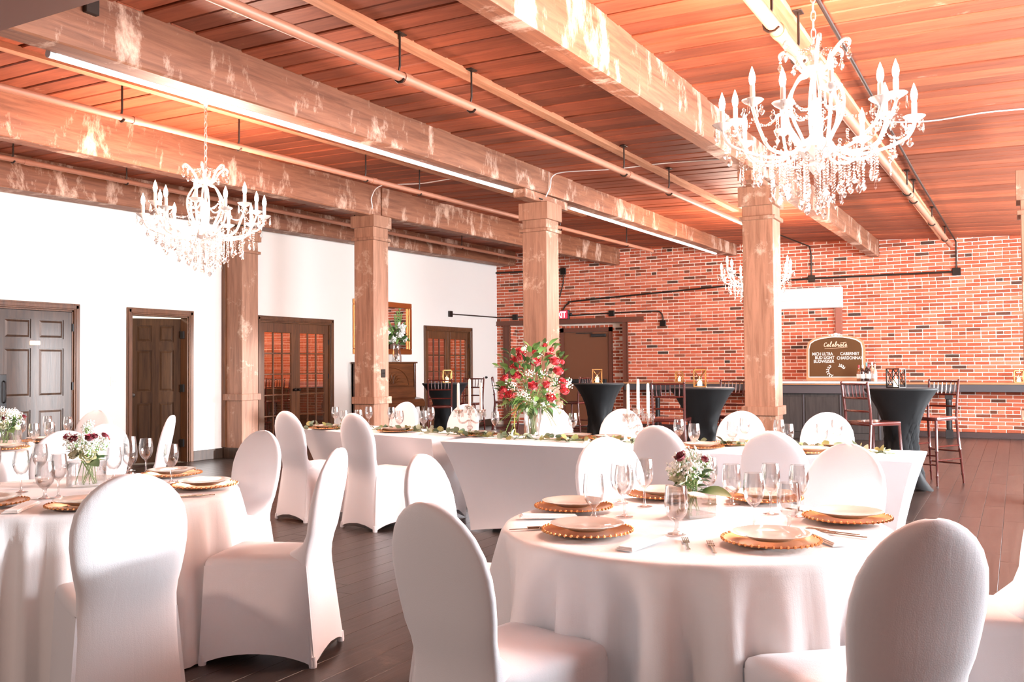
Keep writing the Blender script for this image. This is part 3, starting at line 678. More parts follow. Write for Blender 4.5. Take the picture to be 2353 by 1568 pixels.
def table_cover(p0, p1, dep, label):
    """stretch cover on an oblong table: p0,p1 = ends of the front edge; dep to the back"""
    a, b = Vector((*p0, 0)), Vector((*p1, 0)); d = (b-a).normalized(); nb = Vector((d.y, -d.x, 0))*(1 if dep > 0 else -1); dep = abs(dep); L_ = (b-a).length
    def pt(u, v): q = a+d*u+nb*v; return (q.x, q.y)
    top = [(0, 0), (L_, 0), (L_, dep), (0, dep)]; foot = [(.16, .20), (L_-.16, .20), (L_-.16, dep-.20), (.16, dep-.20)]
    rings = []; n = 20
    for u in (0, .03, .1, .22, .38, .56, .74, .88, .96, 1.0):
        w = u**1.6; c = [(f[0]*(1-w)+t[0]*w, f[1]*(1-w)+t[1]*w) for f, t in zip(foot, top)]; q = []
        for k in range(4):
            A, B = Vector(c[k]), Vector(c[(k+1) % 4]); e = (B-A).normalized(); nr = Vector((-e.y, e.x))
            for i in range(n):
                s = i/n; m_ = 4*s*(1-s); g = min(1, 6*s*(1-s)); p = A.lerp(B, s)+nr*.11*g*(1-u)*(u+.15)*1.2
                x, y = pt(p.x, p.y); q.append((x, y, .745*u+.002+.075*g*(1-u)**4))
        rings.append(q)
    for ins, z in ((.006, .751), (.02, .753), (.1, .753)):
        c = [(ins, ins), (L_-ins, ins), (L_-ins, dep-ins), (ins, dep-ins)]; q = []
        for k in range(4):
            A, B = Vector(c[k]), Vector(c[(k+1) % 4])
            for i in range(n): p = A.lerp(B, i/n); x, y = pt(p.x, p.y); q.append((x, y, z))
        rings.append(q)
    return tag(MB().loft(rings, False, True).build('table_cover', 'white_spandex', smooth=35), label, 'tablecloth', 'stretch covers on the head table')
table_cover((6.285, 4.17), (6.17, .58), -.76, 'white stretch cover on the right part of the head table')
table_cover((6.98, 6.34), (6.45, 4.37), -.74, 'white stretch cover on the left part of the head table')

# ================================================================== tableware
TZ = .757
def make_setting():
    c = MB().lathe([(.001, 0), (.10, 0), (.115, .006), (.150, .014), (.162, .017), (.165, .014), (.150, .010), (.110, .002)], 40, (0, 0, 0), True, lambda a: 0)
    for k in range(44):
        a = 2*pi*k/44; c.ball((.1635*cos(a), .1635*sin(a), .0165), .0062, 5, 3)
    return (c.mesh('charger_plate', 'charger_gold', 50),
            MB().lathe([(.001, 0), (.07, 0), (.085, .008), (.130, .021), (.134, .024), (.128, .024), (.086, .013), (.074, .010), (.001, .010)], 40).mesh('dinner_plate', 'porcelain', 50))
ME_CH, ME_PL = make_setting()
def plate(x, y, where, z=TZ, n=0):
    tag(link('charger_plate', ME_CH, None, (x, y, z), random.random()*6), 'gold beaded charger plate '+where, 'plate', 'gold charger plates')
    tag(link('dinner_plate', ME_PL, None, (x, y, z+.0155)), 'cream dinner plate '+where, 'plate', 'cream dinner plates')
PW = [(.034, 0), (.034, .003), (.012, .007), (.0055, .014), (.0045, .03), (.0050, .075), (.009, .083), (.022, .094), (.033, .112), (.0385, .135), (.0395, .155), (.036, .185), (.0325, .207),
      (.0312, .207), (.0345, .184), (.038, .155), (.037, .136), (.0315, .114), (.020, .097), (.004, .090), (.0005, .089)]
PG = [(.036, 0), (.036, .003), (.014, .008), (.008, .016), (.0070, .03), (.010, .045), (.024, .056), (.037, .075), (.0425, .10), (.0425, .125), (.0395, .155), (.037, .176),
      (.0355, .176), (.038, .154), (.041, .124), (.041, .10), (.0355, .077), (.022, .060), (.004, .053), (.0005, .052)]
ME_W = MB().lathe(PW, 28, cap=True).mesh('wine_glass', 'glass', 50); ME_G = MB().lathe(PG, 28, cap=True).mesh('water_goblet', 'glass', 50)
def glass(x, y, where, tall=True, z=TZ-.003):
    if tall: tag(link('wine_glass', ME_W, None, (x, y, z)), 'tall clear wine glass '+where, 'glass', 'wine glasses')
    else: tag(link('water_goblet', ME_G, None, (x, y, z)), 'short clear water goblet '+where, 'glass', 'water goblets')
def fork_mesh():
    b = MB().cbox(-.095, .02, -.0045, .0045, 0.0, .003, .001).cbox(.015, .05, -.012, .012, 0.001, .004, .001)
    for k in range(4): b.cbox(.048, .098, -.0115+k*.0063, -.0085+k*.0063+.001, .002, .005, .0005)
    b.lathe([(.001, 0), (.0075, .001), (.0075, .003), (.001, .0035)], 8, (-.095, 0, 0)); return b.mesh('fork', 'steel', 0)
def knife_mesh(): return MB().cbox(-.11, 0, -.005, .005, 0, .005, .0015).prism([(0, -.007), (.09, -.008), (.115, -.002), (.118, .004), (0, .005)], lambda a, b: (a, b, .0012), lambda a, b: (a, b, .003)).mesh('knife', 'steel', 0)
ME_F, ME_K = fork_mesh(), knife_mesh()
def cutlery(me, x, y, az, label, cat): tag(link(me.name, me, None, (x, y, TZ-.002), radians(az)), label, cat, 'silver cutlery')
def napkin(x, y, az, label, l=.20, w=.05):
    b = MB()
    for k in range(3): b.cbox(-l/2+k*.004, l/2-k*.006, -w/2+k*.003, w/2-k*.005, .004*k, .004*k+.0045, .0015, dz=lambda u, v: .004*sin(u*14+v*9)+.003)
    tag(b.build('napkin', 'napkin_cloth', None, (x, y, TZ-.003), radians(az), 30), label, 'napkin', 'folded white napkins')
# right round table
for (x, y), wh in zip([(3.52, 1.66), (3.04, 1.38), (3.15, .745), (3.74, .59), (4.02, 1.44), (4.12, 1.0)],
                      ['at the left back of the right round table', 'at the front left of the right round table', 'at the front centre of the right round table', 'at the right side of the right round table', 'behind the burgundy bouquet, left side', 'at the far right back of the right round table']):
    plate(x, y, wh)
for x, y, tl, wh in [(3.37, 1.50, 0, 'nearest the left back plate of the right round table'), (3.45, 1.40, 1, 'right of the goblet at the left of the right round table'), (3.77, 1.55, 0, 'in the left cluster, behind, right round table'),
                     (3.73, 1.42, 1, 'tallest in front of the grey chair back'), (3.18, 1.09, 0, 'in front of the burgundy bouquet'), (3.91, 1.19, 1, 'just right of the burgundy bouquet'), (3.95, 1.10, 0, 'behind the glass right of the burgundy bouquet'),
                     (3.42, .87, 1, 'leftmost of the right cluster on the right round table'), (3.77, .89, 1, 'in the middle of the right cluster, further back'), (3.43, .745, 0, 'in front of the right cluster on the right round table'), (3.76, .775, 1, 'rightmost of the right cluster on the right round table')]:
    glass(x, y, wh, tl)
cutlery(ME_F, 3.02, 1.0, 22, 'longer silver fork left of the front centre plate', 'fork'); cutlery(ME_F, 3.0, .905, 22, 'shorter silver fork next to the front centre plate', 'fork')
cutlery(ME_F, 3.10, 1.55, 130, 'silver fork by the front left plate, left of it', 'fork'); cutlery(ME_K, 3.05, 1.58, 130, 'silver knife left of the front left plate', 'knife')
cutlery(ME_F, 3.47, .60, 75, 'silver fork under the rim of the right plate', 'fork'); cutlery(ME_F, 3.43, .57, 75, 'second silver fork in front of the right plate', 'fork')
cutlery(ME_F, 3.88, .78, 60, 'silver fork between the two right plates', 'fork'); cutlery(ME_K, 4.30, 1.24, 20, 'silver knife at the back of the right round table', 'knife')
napkin(3.285, 1.66, 125, 'folded white napkin in front of the left back plate', .24, .06); napkin(2.94, 1.13, -10, 'folded white napkin right of the front left plate', .24, .07)
napkin(3.30, .60, 40, 'folded white napkin between the front and right plates', .22, .06); napkin(3.93, .56, 70, 'white napkin behind the right plate', .2, .06)
napkin(4.33, 1.20, 30, 'white napkin at the far back of the right round table', .2, .05)
# left round table
for (x, y), wh in zip([(3.33, 3.66), (3.60, 4.22), (2.46, 4.08), (2.62, 3.62)], ['at the right edge of the left round table', 'behind the right edge plate of the left round table', 'at the left edge of the picture', 'half hidden behind the big left chair']): plate(x, y, wh)
for x, y, tl, wh in [(2.80, 4.37, 1, 'leftmost on the left round table'), (2.72, 4.06, 0, 'in front of the left bouquet, left side'), (2.77, 4.03, 1, 'nearest the left bouquet, left of its vase'), (3.10, 4.67, 1, 'behind the left bouquet'), (2.92, 4.80, 1, 'at the left edge, cut off by the picture'),
                     (3.38, 4.43, 0, 'just right of the left bouquet'), (3.68, 4.68, 1, 'behind the row right of the left bouquet'), (3.62, 4.46, 1, 'in front of the ajar door'), (3.40, 3.99, 1, 'behind the big left chair, beside the gold charger'), (3.58, 4.55, 0, 'between the two wine glasses before the ajar door')]: glass(x, y, wh, tl)
cutlery(ME_F, 2.56, 3.77, 57, 'silver fork left of the pair in front of the left bouquet', 'fork'); cutlery(ME_F, 2.57, 3.69, 57, 'silver fork right of the pair in front of the left bouquet', 'fork')
cutlery(ME_F, 3.08, 3.46, -40, 'silver fork at the right rim of the left round table', 'fork'); cutlery(ME_F, 3.05, 3.51, -40, 'second fork at the right rim of the left round table', 'fork')
napkin(2.47, 3.85, 35, 'folded white napkin at the left front of the left round table', .24, .07); napkin(3.50, 3.86, 80, 'folded white napkin between the two right chargers', .2, .06)
tag(MB().cbox(-.03, .05, -.02, .02, 0, .006, .002).build('place_card', 'blue_board', None, (3.50, 3.95, TZ-.002), .4), 'small blue card beside the gold charger', 'card')
# far left table
plate(4.80, 7.19, 'on the far left table, right of its bouquet'); plate(4.22, 6.78, 'at the front of the far left table')
for x, y, tl, wh in [(4.72, 7.36, 1, 'directly right of the far left bouquet'), (4.58, 6.98, 0, 'in front of the pair on the far left table'), (4.98, 7.40, 1, 'tall at the back of the far left table'), (4.77, 7.06, 0, 'in the middle of the far left table'), (4.98, 7.12, 1, 'rightmost on the far left table')]: glass(x, y, wh, tl)
napkin(4.60, 7.05, 60, 'folded white napkin on the far left table')
# head table
for (x, y), wh in zip([(6.98, 5.98), (6.93, 5.10), (6.83, 4.10), (6.88, 3.22), (6.86, 2.90), (6.46, 2.02), (6.82, 1.88), (6.42, 1.25), (6.80, 1.16)],
                      ['at the left end of the head table', 'right of the second covered chair on the head table', 'left of the rose vase', 'right of the rose vase', 'left of the right candelabra', 'behind the burgundy bouquet on the head table', 'on the far side of the head table before the column', 'between the two grey chairs on the head table', 'on the far side at the right of the head table']): plate(x, y, wh)
for x, y, tl, wh in [(7.26, 6.10, 1, 'furthest left on the head table'), (7.18, 5.92, 0, 'second from the left on the head table'), (7.36, 5.88, 0, 'left of the second column foot'), (7.40, 5.78, 1, 'before the left face of the second column'), (7.38, 5.48, 1, 'at the right edge of the second column'),
                     (7.32, 5.34, 0, 'before the small white chair'), (7.42, 5.12, 0, 'left of the pair by the mahogany stool'), (7.46, 5.06, 1, 'right of the pair by the mahogany stool'), (7.0, 4.06, 1, 'right of the left candelabra'), (7.0, 3.30, 1, 'right of the rose vase'),
                     (6.50, 2.20, 1, 'left of the pair before the second high table'), (6.52, 2.09, 0, 'right of the pair before the second high table'), (6.86, 1.90, 0, 'before the white chair by the column, left'), (6.84, 1.80, 1, 'before the white chair by the column, right'),
                     (6.72, 1.52, 1, 'left of the pair by the column foot'), (6.73, 1.46, 0, 'right of the pair by the column foot'), (6.82, 1.24, 0, 'before the furthest right white chair, left'), (6.84, 1.14, 1, 'before the furthest right white chair, right')]: glass(x, y, wh, tl)
napkin(6.72, 4.72, 20, 'folded white napkin at the join of the head table'); napkin(6.35, 1.72, 10, 'folded white napkin on the head table behind the round table')
napkin(6.62, 3.0, 20, 'folded white napkin right of the roses')

# ================================================================== high tables and stools
def make_high_table():
    t = thing('cocktail_table', 'x', 'table'); h = 1.07; n = 96; rings = []
    prof = [(0, .36), (.02, .34), (.06, .315), (.14, .27), (.24, .225), (.34, .19), (.42, .172), (.50, .166), (.58, .172), (.66, .19), (.74, .218), (.82, .255), (.90, .302), (.95, .335), (.985, .365), (1.0, .378)]
    for u, r in prof:
        q = []
        for k in range(n):
            a = 2*pi*k/n; tw = 1.9*(.55-u) if u < .8 else 1.9*(.55-.8)
            lobes = (1-u)**2.2; c4 = cos(2*(a-tw))**2
            rr = r*(1-.62*lobes*(1-c4**.7))
            env = exp(-((u-.45)/.26)**2); f = sin(13*(a-tw*1.6)+2.2*sin(3*a))
            rr += .020*env*(abs(f)**.6*(1 if f > 0 else -1))
            z = h*u+.07*(1-c4)*(1-u)**6
            q.append((rr*cos(a), rr*sin(a), z+.001))
        rings.append(q)
    MB().loft(rings, False, False).build('stretch_cover', 'black_spandex', t, smooth=70)
    MB().lathe([(.378, h-.002), (.381, h+.006), (.378, h+.016), (.37, h+.019), (.001, h+.019)], 64, cap=False).build('table_top', 'black_spandex', t, smooth=40)
    return t
ht = make_high_table()
ht.location = (10.76, 1.12, 0); ht['label'] = 'black covered high table furthest right, beside the bar'; ht['group'] = 'black covered high tables'
dup(ht, (10.55, 3.28, 0), 1.2, 'black covered high table left of the rightmost full column')
dup(ht, (12.6, 5.50, 0), .5, 'black covered high table right of the red roses')
dup(ht, (12.6, 8.26, 0), 2.0, 'black covered high table in front of the far French doors')
def make_stool():
    t = thing('bar_stool', 'x', 'stool'); sh_, top = .735, 1.16; m = 'mahogany'
    def leg(p, q, r0, r1):
        p, q = Vector(p), Vector(q); pts = [p.lerp(q, u) for u in (0, .12, .14, .16, .5, .52, .54, .9, 1)]
        MB().tube(pts, [r0, r0*1.1, r0*1.5, r0*1.1, r1, r1*1.45, r1, r1, r1], 8).build('leg', m, t)
    for s in (-1, 1):
        leg((.22, .205*s, 0), (.185, .18*s, sh_-.01), .011, .015)
        leg((-.27, .20*s, 0), (-.19, .175*s, sh_), .011, .015)
        MB().tube([(-.19, .175*s, sh_-.02), (-.20, .178*s, sh_+.15), (-.235, .182*s, top-.02), (-.24, .183*s, top)], [.015, .014, .013, .010], 8).ball((-.24, .183*s, top), .014).build('back_post', m, t)
    se = MB(); rr = []
    for z, s in ((sh_-.02, .97), (sh_-.012, 1.0), (sh_+.012, 1.0), (sh_+.02, .97)):
        rr.append([(x*s, y*s, z) for x, y in [(.21, -.17), (.215, -.1), (.22, 0), (.215, .1), (.21, .17), (.19, .20), (.1, .202), (-.1, .192), (-.19, .185), (-.205, .17), (-.205, 0), (-.205, -.17), (-.19, -.185), (-.1, -.192), (.1, -.202), (.19, -.20)]])
    se.loft(rr).build('seat', m, t, smooth=40)
    def rail(z, x, w): MB().tube([(x, -w, z), (x-.012, -w*.5, z), (x-.016, 0, z), (x-.012, w*.5, z), (x, w, z)], [.009, .011, .012, .011, .009], 8).build('back_rail', m, t)
    rail(top-.015, -.238, .18); rail(1.0, -.217, .178); rail(.865, -.206, .176)
    for k in range(6):
        y = -.13+.052*k; MB().tube([(-.228, y*.96, 1.0), (-.240, y, 1.06), (-.243, y, 1.09), (-.250, y*1.02, top-.015)], [.006, .0075, .006, .006], 6).build('spindle', m, t)
    def st(p, q): MB().tube([p, Vector(p).lerp(Vector(q), .5), q], [.008, .010, .008], 6).build('stretcher', m, t)
    for z in (.28, .43):
        k = z/sh_
        xf, yf, xr, yr = .22-.035*k, .205-.025*k, -.27+.08*k, .20-.025*k
        for s in (-1, 1): st((xf, yf*s, z), (xr, yr*s, z))
    for z, x0_ in ((.33, 1), (.23, 1), (.36, -1), (.22, -1)):
        k = z/sh_; x, y = (.22-.035*k, .205-.025*k) if x0_ > 0 else (-.27+.08*k, .20-.025*k)
        st((x, -y, z), (x, y, z))
    return t
ps = make_stool(); ps_used = False
def stool(x, y, az, label):
    """x,y = top middle of the back"""
    global ps_used
    a = radians(az); loc = (x+.24*cos(a), y+.24*sin(a), 0)
    if not ps_used:
        ps_used = True; ps.location = loc; ps.rotation_euler = (0, 0, a); ps['label'] = label; ps['group'] = 'mahogany bar stools'; return
    dup(ps, loc, a, label)
stool(10.02, 1.49, -38, 'dark mahogany bar stool left of the rightmost high table')
stool(11.55, .74, 150, 'dark mahogany bar stool right of the rightmost high table')
stool(9.80, 3.44, 10, 'dark mahogany bar stool left of the second high table')
stool(11.15, 3.06, 165, 'dark mahogany bar stool half hidden behind the right column')
stool(11.75, 7.80, 34, 'red-brown bar stool before the far French doors, back to the camera')
stool(13.25, 8.10, 190, 'bar stool behind the high table by the far French doors')
stool(13.70, 8.00, -62, 'bar stool seen side-on left of the red roses, by the brick corner')
stool(13.9, 6.30, 80, 'bar stool seen side-on just right of the red roses')
for x, y, az, w in ((11.15, 11.55, 80, 'leftmost behind the left leaf'), (11.75, 11.75, 100, 'second behind the left leaf'), (12.55, 11.95, 70, 'behind the right leaf'), (13.2, 12.1, 110, 'furthest right behind the right leaf')):
    stool(x, y, az, 'dark stool seen through the nearer French doors, '+w)

# ================================================================== lanterns
def make_lantern(m='brass'):
    t = thing('lantern', 'x', 'lantern'); s, h, b = .075, .215, .007
    MB().cbox(-s, s, -s, s, 0, .014, .003).build('base', m, t, smooth=0)
    MB().box(-s, s, -s, -s+.012, h-.012, h).box(-s, s, s-.012, s, h-.012, h).box(-s, -s+.012, -s, s, h-.012, h).box(s-.012, s, -s, s, h-.012, h).build('top_frame', m, t, smooth=0)
    for i in (-1, 1):
        for j in (-1, 1): MB().box(i*s-b*(i > 0)*1.6, i*s+b*(i < 0)*1.6, j*s-b*(j > 0)*1.6, j*s+b*(j < 0)*1.6, .01, h-.006).build('post', m, t, smooth=0)
    for k in range(4):
        x = MB().tube([(-s+.008, -s+.005, .016), (s-.008, -s+.005, h-.012)], .005, 4).tube([(-s+.008, -s+.005, h-.012), (s-.008, -s+.005, .016)], .005, 4)
        x.build('cross_brace', m, t, None, k*pi/2, 0)
    c = MB().lathe([(.027, .014), (.028, .02), (.028, .09), (.024, .096), (.006, .092), (.001, .092)], 16).build('candle', 'lit_wax', t)
    MB().lathe([(.001, .094), (.007, .103), (.006, .113), (.0005, .13)], 8).build('flame', 'flame', c)
    return t
l0 = make_lantern('dark_bronze'); LG = 'candle lanterns with crossed sides'
l0.location = (10.72, 1.16, 1.089); l0.rotation_euler = (0, 0, radians(-22)); l0['label'] = 'dark framed candle lantern on the rightmost high table'; l0['group'] = LG
ln = make_lantern(); ln.location = (10.66, 3.34, 1.089); ln.rotation_euler = (0, 0, radians(20)); ln['label'] = 'brass candle lantern on the high table left of the right column'; ln['group'] = LG
dup(ln, (12.62, 5.54, 1.089), radians(26), 'brass candle lantern on the high table beside the roses')
dup(ln, (12.6, 8.22, 1.089), radians(40), 'brass candle lantern before the far French doors')
dup(ln, (18.1, 6.10, 1.0), radians(10), 'candle lantern on the wall shelf behind the candelabra')
dup(ln, (18.1, -.02, 1.0), radians(5), 'candle lantern on the wall shelf at the right edge')

# ================================================================== bar, shelf and what stands on them
sf = thing('wall_shelf', 'long black shelf with wooden top along the brick wall', 'shelf', (18.14, 0, 0))
MB().cbox(-.2, .23, -1.2, 7.28, .965, 1.0, .004).build('top_board', 'shelf_wood', sf, smooth=0)
MB().cbox(-.185, -.16, -1.2, 7.26, .835, .966, .003).box(-.16, .2, 7.22, 7.25, .835, .966).build('apron', 'charcoal_paint', sf, smooth=0)
for y in (1.08, 3.95, 6.55):
    g = MB().cbox(-.17, -.05, y-.06, y+.06, .70, .835, .004).cbox(-.17, -.05, y-.06, y+.06, 0, .16, .004).lathe([(.045, .16), (.05, .19), (.05, .2), (.05, .63), (.055, .65), (.045, .70)], 24, (-.11, y, 0), True, lambda a: -.06*(sin(12*a) > 0))
    g.build('leg', 'black_paint', sf, smooth=30)
br_ = thing('drinks_bar', 'dark panelled bar counter with black apron against the brick', 'bar', (17.0, 2.0, 0))
MB().cbox(.06, .85, .10, 2.1, 0, .82, .004).build('body', 'bar_wood', br_, smooth=0)
MB().cbox(0, .9, -.12, 2.22, .82, .975, .004).build('apron', 'charcoal_paint', br_, smooth=0)
MB().cbox(-.03, .93, -.15, 2.25, .975, .993, .003).build('counter', 'shelf_wood', br_, smooth=0)
for a, b in ((.16, .74), (.80, 1.38), (1.44, 2.04)): MB().cbox(.045, .062, a, b, .12, .76, .004).build('panel', 'bar_wood', br_, smooth=0)
for y in (.12, .77, 1.41, 2.08): MB().cbox(.035, .062, y-.012, y+.012, .02, .80, .002).build('batten', 'charcoal_paint', br_, smooth=0)
tag(MB().cbox(-.05, .80, 0, 2.02, 0, .035, .006).build('marble_slab', 'marble', None, (17.02, 1.93, 1.0), smooth=0), 'white slab lying on top of the bar', 'slab')
# menu board
ZB = 1.037
mb_ = thing('menu_board', 'arched wooden drinks menu board lettered in white, leaning on the brick', 'sign', (17.72, 2.96, ZB)); mb_.rotation_euler = (0, radians(5), 0)
def arch(w, h, r, n=10):
    p = [(-w, 0), (w, 0)]
    q = [(w, h*.70)]
    for i in range(1, n): a = pi*i/n; q.append((w*(cos(a)*(.5+.5*abs(cos(a))**.3)), h*.70+h*.30*(sin(a)**.62)))
    return p+q+[(-w, h*.70)]
# local frame: viewer looks along +x; left of the picture is +y
MB().prism(arch(.525, .86, 0), lambda a, b: (0, -a, b), lambda a, b: (.03, -a, b)).build('frame', 'sign_frame', mb_, smooth=0)
MB().prism([(a, b+.06) for a, b in arch(.485, .77, 0)], lambda a, b: (-.006, -a, b), lambda a, b: (0.0, -a, b)).build('white_border', 'chalk', mb_, smooth=0)
MB().prism([(a, b+.075) for a, b in arch(.468, .737, 0)], lambda a, b: (-.010, -a, b), lambda a, b: (-.004, -a, b)).build('board', 'sign_board', mb_, smooth=0)
cr = MB()
for a, r in ((0, .05), (.06, .035), (-.06, .035), (.11, .022), (-.11, .022)): cr.ball((.015, a, .865-abs(a)*.12), r, 10, 6, .7)
cr.build('crest', 'chalk', mb_)
def text(s, size, m, parent, loc, align='CENTER', shear=0, wx=1.0, bold=0.0, depth=.0012, rot=(radians(90), 0, radians(-90))):
    c = bpy.data.curves.new('lettering', 'FONT'); c.body = s; c.size = size; c.align_x = align; c.extrude = depth; c.shear = shear; c.offset = bold; c.space_character = 1.0; c.resolution_u = 3
    o = bpy.data.objects.new('tmp', c); COL.objects.link(o); dg = bpy.context.evaluated_depsgraph_get(); dg.update()
    me = bpy.data.meshes.new_from_object(o.evaluated_get(dg)); bpy.data.objects.remove(o); me.materials.clear(); me.materials.append(M[m])
    q = link('lettering', me, parent, loc); q.rotation_euler = rot; q.scale = (wx, 1, 1); return q
for s, y, z in (('MICH ULTRA', .23, .475), ('BUD LIGHT', .19, .405), ('BUDWEISER', .205, .335), ('CABERNET', -.255, .475), ('CHARDONNAY', -.255, .395)):
    text(s, .080, 'chalk', mb_, (-.0125, y, z), wx=.80 if len(s) > 9 else .86, bold=.0003)
# brush script word, drawn as strokes: (x, y) in letter units
SCR = {'c': [(.75, .75), (.6, .95), (.3, .85), (.15, .45), (.3, .08), (.6, .05), (.9, .35)], 'e': [(.1, .35), (.6, .55), (.55, .9), (.3, .85), (.15, .4), (.35, .03), (.65, .08), (.9, .35)],
       'l': [(.05, .3), (.5, 1.2), (.5, 1.75), (.3, 1.75), (.22, 1.0), (.3, .15), (.5, .02), (.75, .3)], 'b': [(.05, .3), (.5, 1.2), (.5, 1.75), (.3, 1.75), (.22, .9), (.25, .1), (.55, .05), (.7, .4), (.5, .75), (.75, .65), (.95, .6)],
       'r': [(.05, .4), (.25, .95), (.35, .75), (.6, .8), (.55, .3), (.65, .05), (.9, .35)], 'a': [(.7, .8), (.35, .9), (.12, .4), (.3, .03), (.6, .3), (.72, .85), (.68, .2), (.8, .03), (1.0, .35)],
       't': [(.05, .35), (.4, 1.1), (.45, 1.5), (.35, .7), (.38, .1), (.6, .03), (.85, .35)]}
st = MB(); x = -.215
for ch in 'celebrate':
    u = .052; wd_ = .9 if ch != 'a' else 1.0
    big = 1.55 if (x < -.2) else 1.0
    pts = bez([(-.0135, -(x+p[0]*u*big*.9+p[1]*.012), .635+p[1]*.052*big) for p in SCR[ch]], 4)
    st.tube(pts, [.0042+.002*abs(sin(i*.55)) for i in range(len(pts))], 5); x += u*wd_*(1.3 if big > 1 else .95)
st.tube(bez([(-.0135, .19, .60), (-.0135, 0, .607), (-.0135, -.22, .625)], 5), .003, 5)
st.tube([(-.0135, -(x-.115), .705), (-.0135, -(x-.01), .715)], .004, 5)
st.build('script_word', 'chalk_gold', mb_)
lf = MB()
for cx_, a0, a1, y0 in ((.0, 2.0, 4.3, .03), (.0, .35, 1.25, -.06)):
    n = 7 if a0 > 1 else 4
    for i in range(n):
        a = a0+(a1-a0)*i/(n-1); py, pz = y0-.105*cos(a), .185+.10*sin(a)
        for s in (-1, 1):
            d = a+pi/2+s*.7; L_ = .045
            p = [(0, 0), (.3, .16), (.7, .14), (1, 0), (.7, -.14), (.3, -.16)]
            lf.prism([(py-L_*(q[0]*cos(d)-q[1]*sin(d)), pz+L_*(q[0]*sin(d)+q[1]*cos(d))) for q in p], lambda u, v: (-.0135, u, v), lambda u, v: (-.0105, u, v))
lf.build('leaf_wreath', 'chalk', mb_, smooth=0)
def bottle(x, y, h, body, foil, label):
    k = h/.32
    t = thing('wine_bottle', label, 'bottle', (x, y, ZB), 0, 'wine bottles on the bar')
    MB().lathe([(.036, 0), (.038, .006), (.038, .18*k), (.034, .205*k), (.016, .235*k), (.014, .25*k), (.014, .318*k), (.016, .32*k), (.001, .32*k)], 20).build('glass_body', body, t)
    MB().lathe([(.0145, .262*k), (.0165, .262*k), (.0172, .321*k), (.001, .322*k)], 16).build('foil', foil, t)
    MB().lathe([(.0384, .05), (.0388, .052), (.0388, .14*k), (.0384, .142*k)], 20).build('paper_label', 'paper', t)
for i, (x, y, h, b_, f_, w) in enumerate([(17.25, 2.48, .29, 'bottle_amber', 'foil_red', 'amber bottle furthest left of the group on the bar'), (17.15, 2.40, .29, 'bottle_dark', 'paper', 'dark bottle with white cap, second in the group'), (17.34, 2.36, .33, 'bottle_dark', 'foil_teal', 'tall dark bottle with blue-green cap behind the group'),
                                       (17.15, 2.30, .30, 'bottle_dark', 'foil_red', 'dark red bottle at the front of the group'), (17.36, 2.27, .345, 'bottle_rose', 'paper', 'pale rosé bottle with white and red cap, tallest'), (17.25, 2.21, .30, 'bottle_rose', 'bottle_rose', 'pale pink bottle furthest right of the group')]): bottle(x, y, h, b_, f_, w)
# air conditioner
ac = thing('air_conditioner', 'white wall-mounted air conditioner on the brick right of the column', 'air conditioner', (XW-.02, 2.905, 2.43))
rr = []
for y in (0, 1.25): rr.append([(0, y, .0), (-.10, y, .0), (-.19, y, .06), (-.215, y, .13), (-.215, y, .37), (-.19, y, .395), (0, y, .395)])
MB().loft(rr).build('case', 'white_plastic', ac, smooth=20)
MB().cbox(-.185, -.165, .06, 1.19, .01, .05, .004).build('louvre', 'white_paint', ac, smooth=0)
MB().cbox(-.219, -.214, .02, 1.23, .155, .158, .001).build('seam', 'charcoal_paint', ac, smooth=0)
tag(MB().cbox(0, .06, 0, .125, 0, 1.42, .005).build('pipe_cover', 'raceway_paint', None, (XW-.082, 2.92, 1.01), smooth=0), 'reddish vertical pipe cover below the air conditioner', 'pipe cover')
# exit sign
ex = thing('exit_sign', 'red lit EXIT sign half hidden by the third column', 'sign', (XW-.06, 8.91, 2.395))
MB().cbox(-.03, .03, -.20, .20, 0, .20, .006).build('housing', 'black_paint', ex, smooth=0)
MB().box(-.034, -.03, -.17, .195, .01, .19).build('face', 'exit_red', ex, smooth=0)
text('EXIT', .19, 'exit_white', ex, (-.035, .01, .035), wx=.72, bold=.004)
MB().ball((-.02, -.25, .10), .035).box(-.01, .01, -.23, -.19, .09, .11).build('lamp_head', 'black_paint', ex)
tag(MB().cbox(0, .115, -.008, 0, 0, .115, .003).box(.035, .045, -.014, -.006, .045, .07).box(.07, .08, -.014, -.006, .045, .07).build('light_switch', 'white_plastic', None, (8.03, YL, 1.14), smooth=0), 'white light switch on the wall left of the ajar door', 'switch')

# ================================================================== piano and mirror
pn = thing('upright_piano', 'brown upright piano with carved arch panel behind the second column', 'piano', (13.05, 10.58, 0))
PWd = 1.46
MB().cbox(-.03, PWd+.03, -.42, .0, 1.425, 1.452, .006).build('lid', 'piano_wood', pn, smooth=0)
MB().cbox(0, .045, -.40, 0, 0, 1.425, .004).cbox(PWd-.045, PWd, -.40, 0, 0, 1.425, .004).cbox(0, PWd, -.04, 0, 0.05, 1.42, .003).build('case', 'piano_wood', pn, smooth=0)
MB().cbox(.045, PWd-.045, -.37, -.33, .95, 1.425, .003).build('upper_panel', 'piano_wood', pn, smooth=0)
ar = MB(); pts = [(PWd/2+.52*cos(a), -.375, 1.0+.34*sin(a)) for a in [pi*i/24 for i in range(25)]]
ar.tube(pts, .012, 6).tube([(PWd/2-.52, -.375, 1.0), (PWd/2+.52, -.375, 1.0)], .012, 6)
for i in range(9):
    a = pi*(i+.5)/9; ar.tube(bez([(PWd/2+.08*cos(a), -.373, 1.05), (PWd/2+.25*cos(a+.2), -.38, 1.03+.16*sin(a+.2)), (PWd/2+.36*cos(a), -.373, 1.02+.22*sin(a))], 4), .007, 5)
ar.build('carved_arch', 'piano_wood', pn)
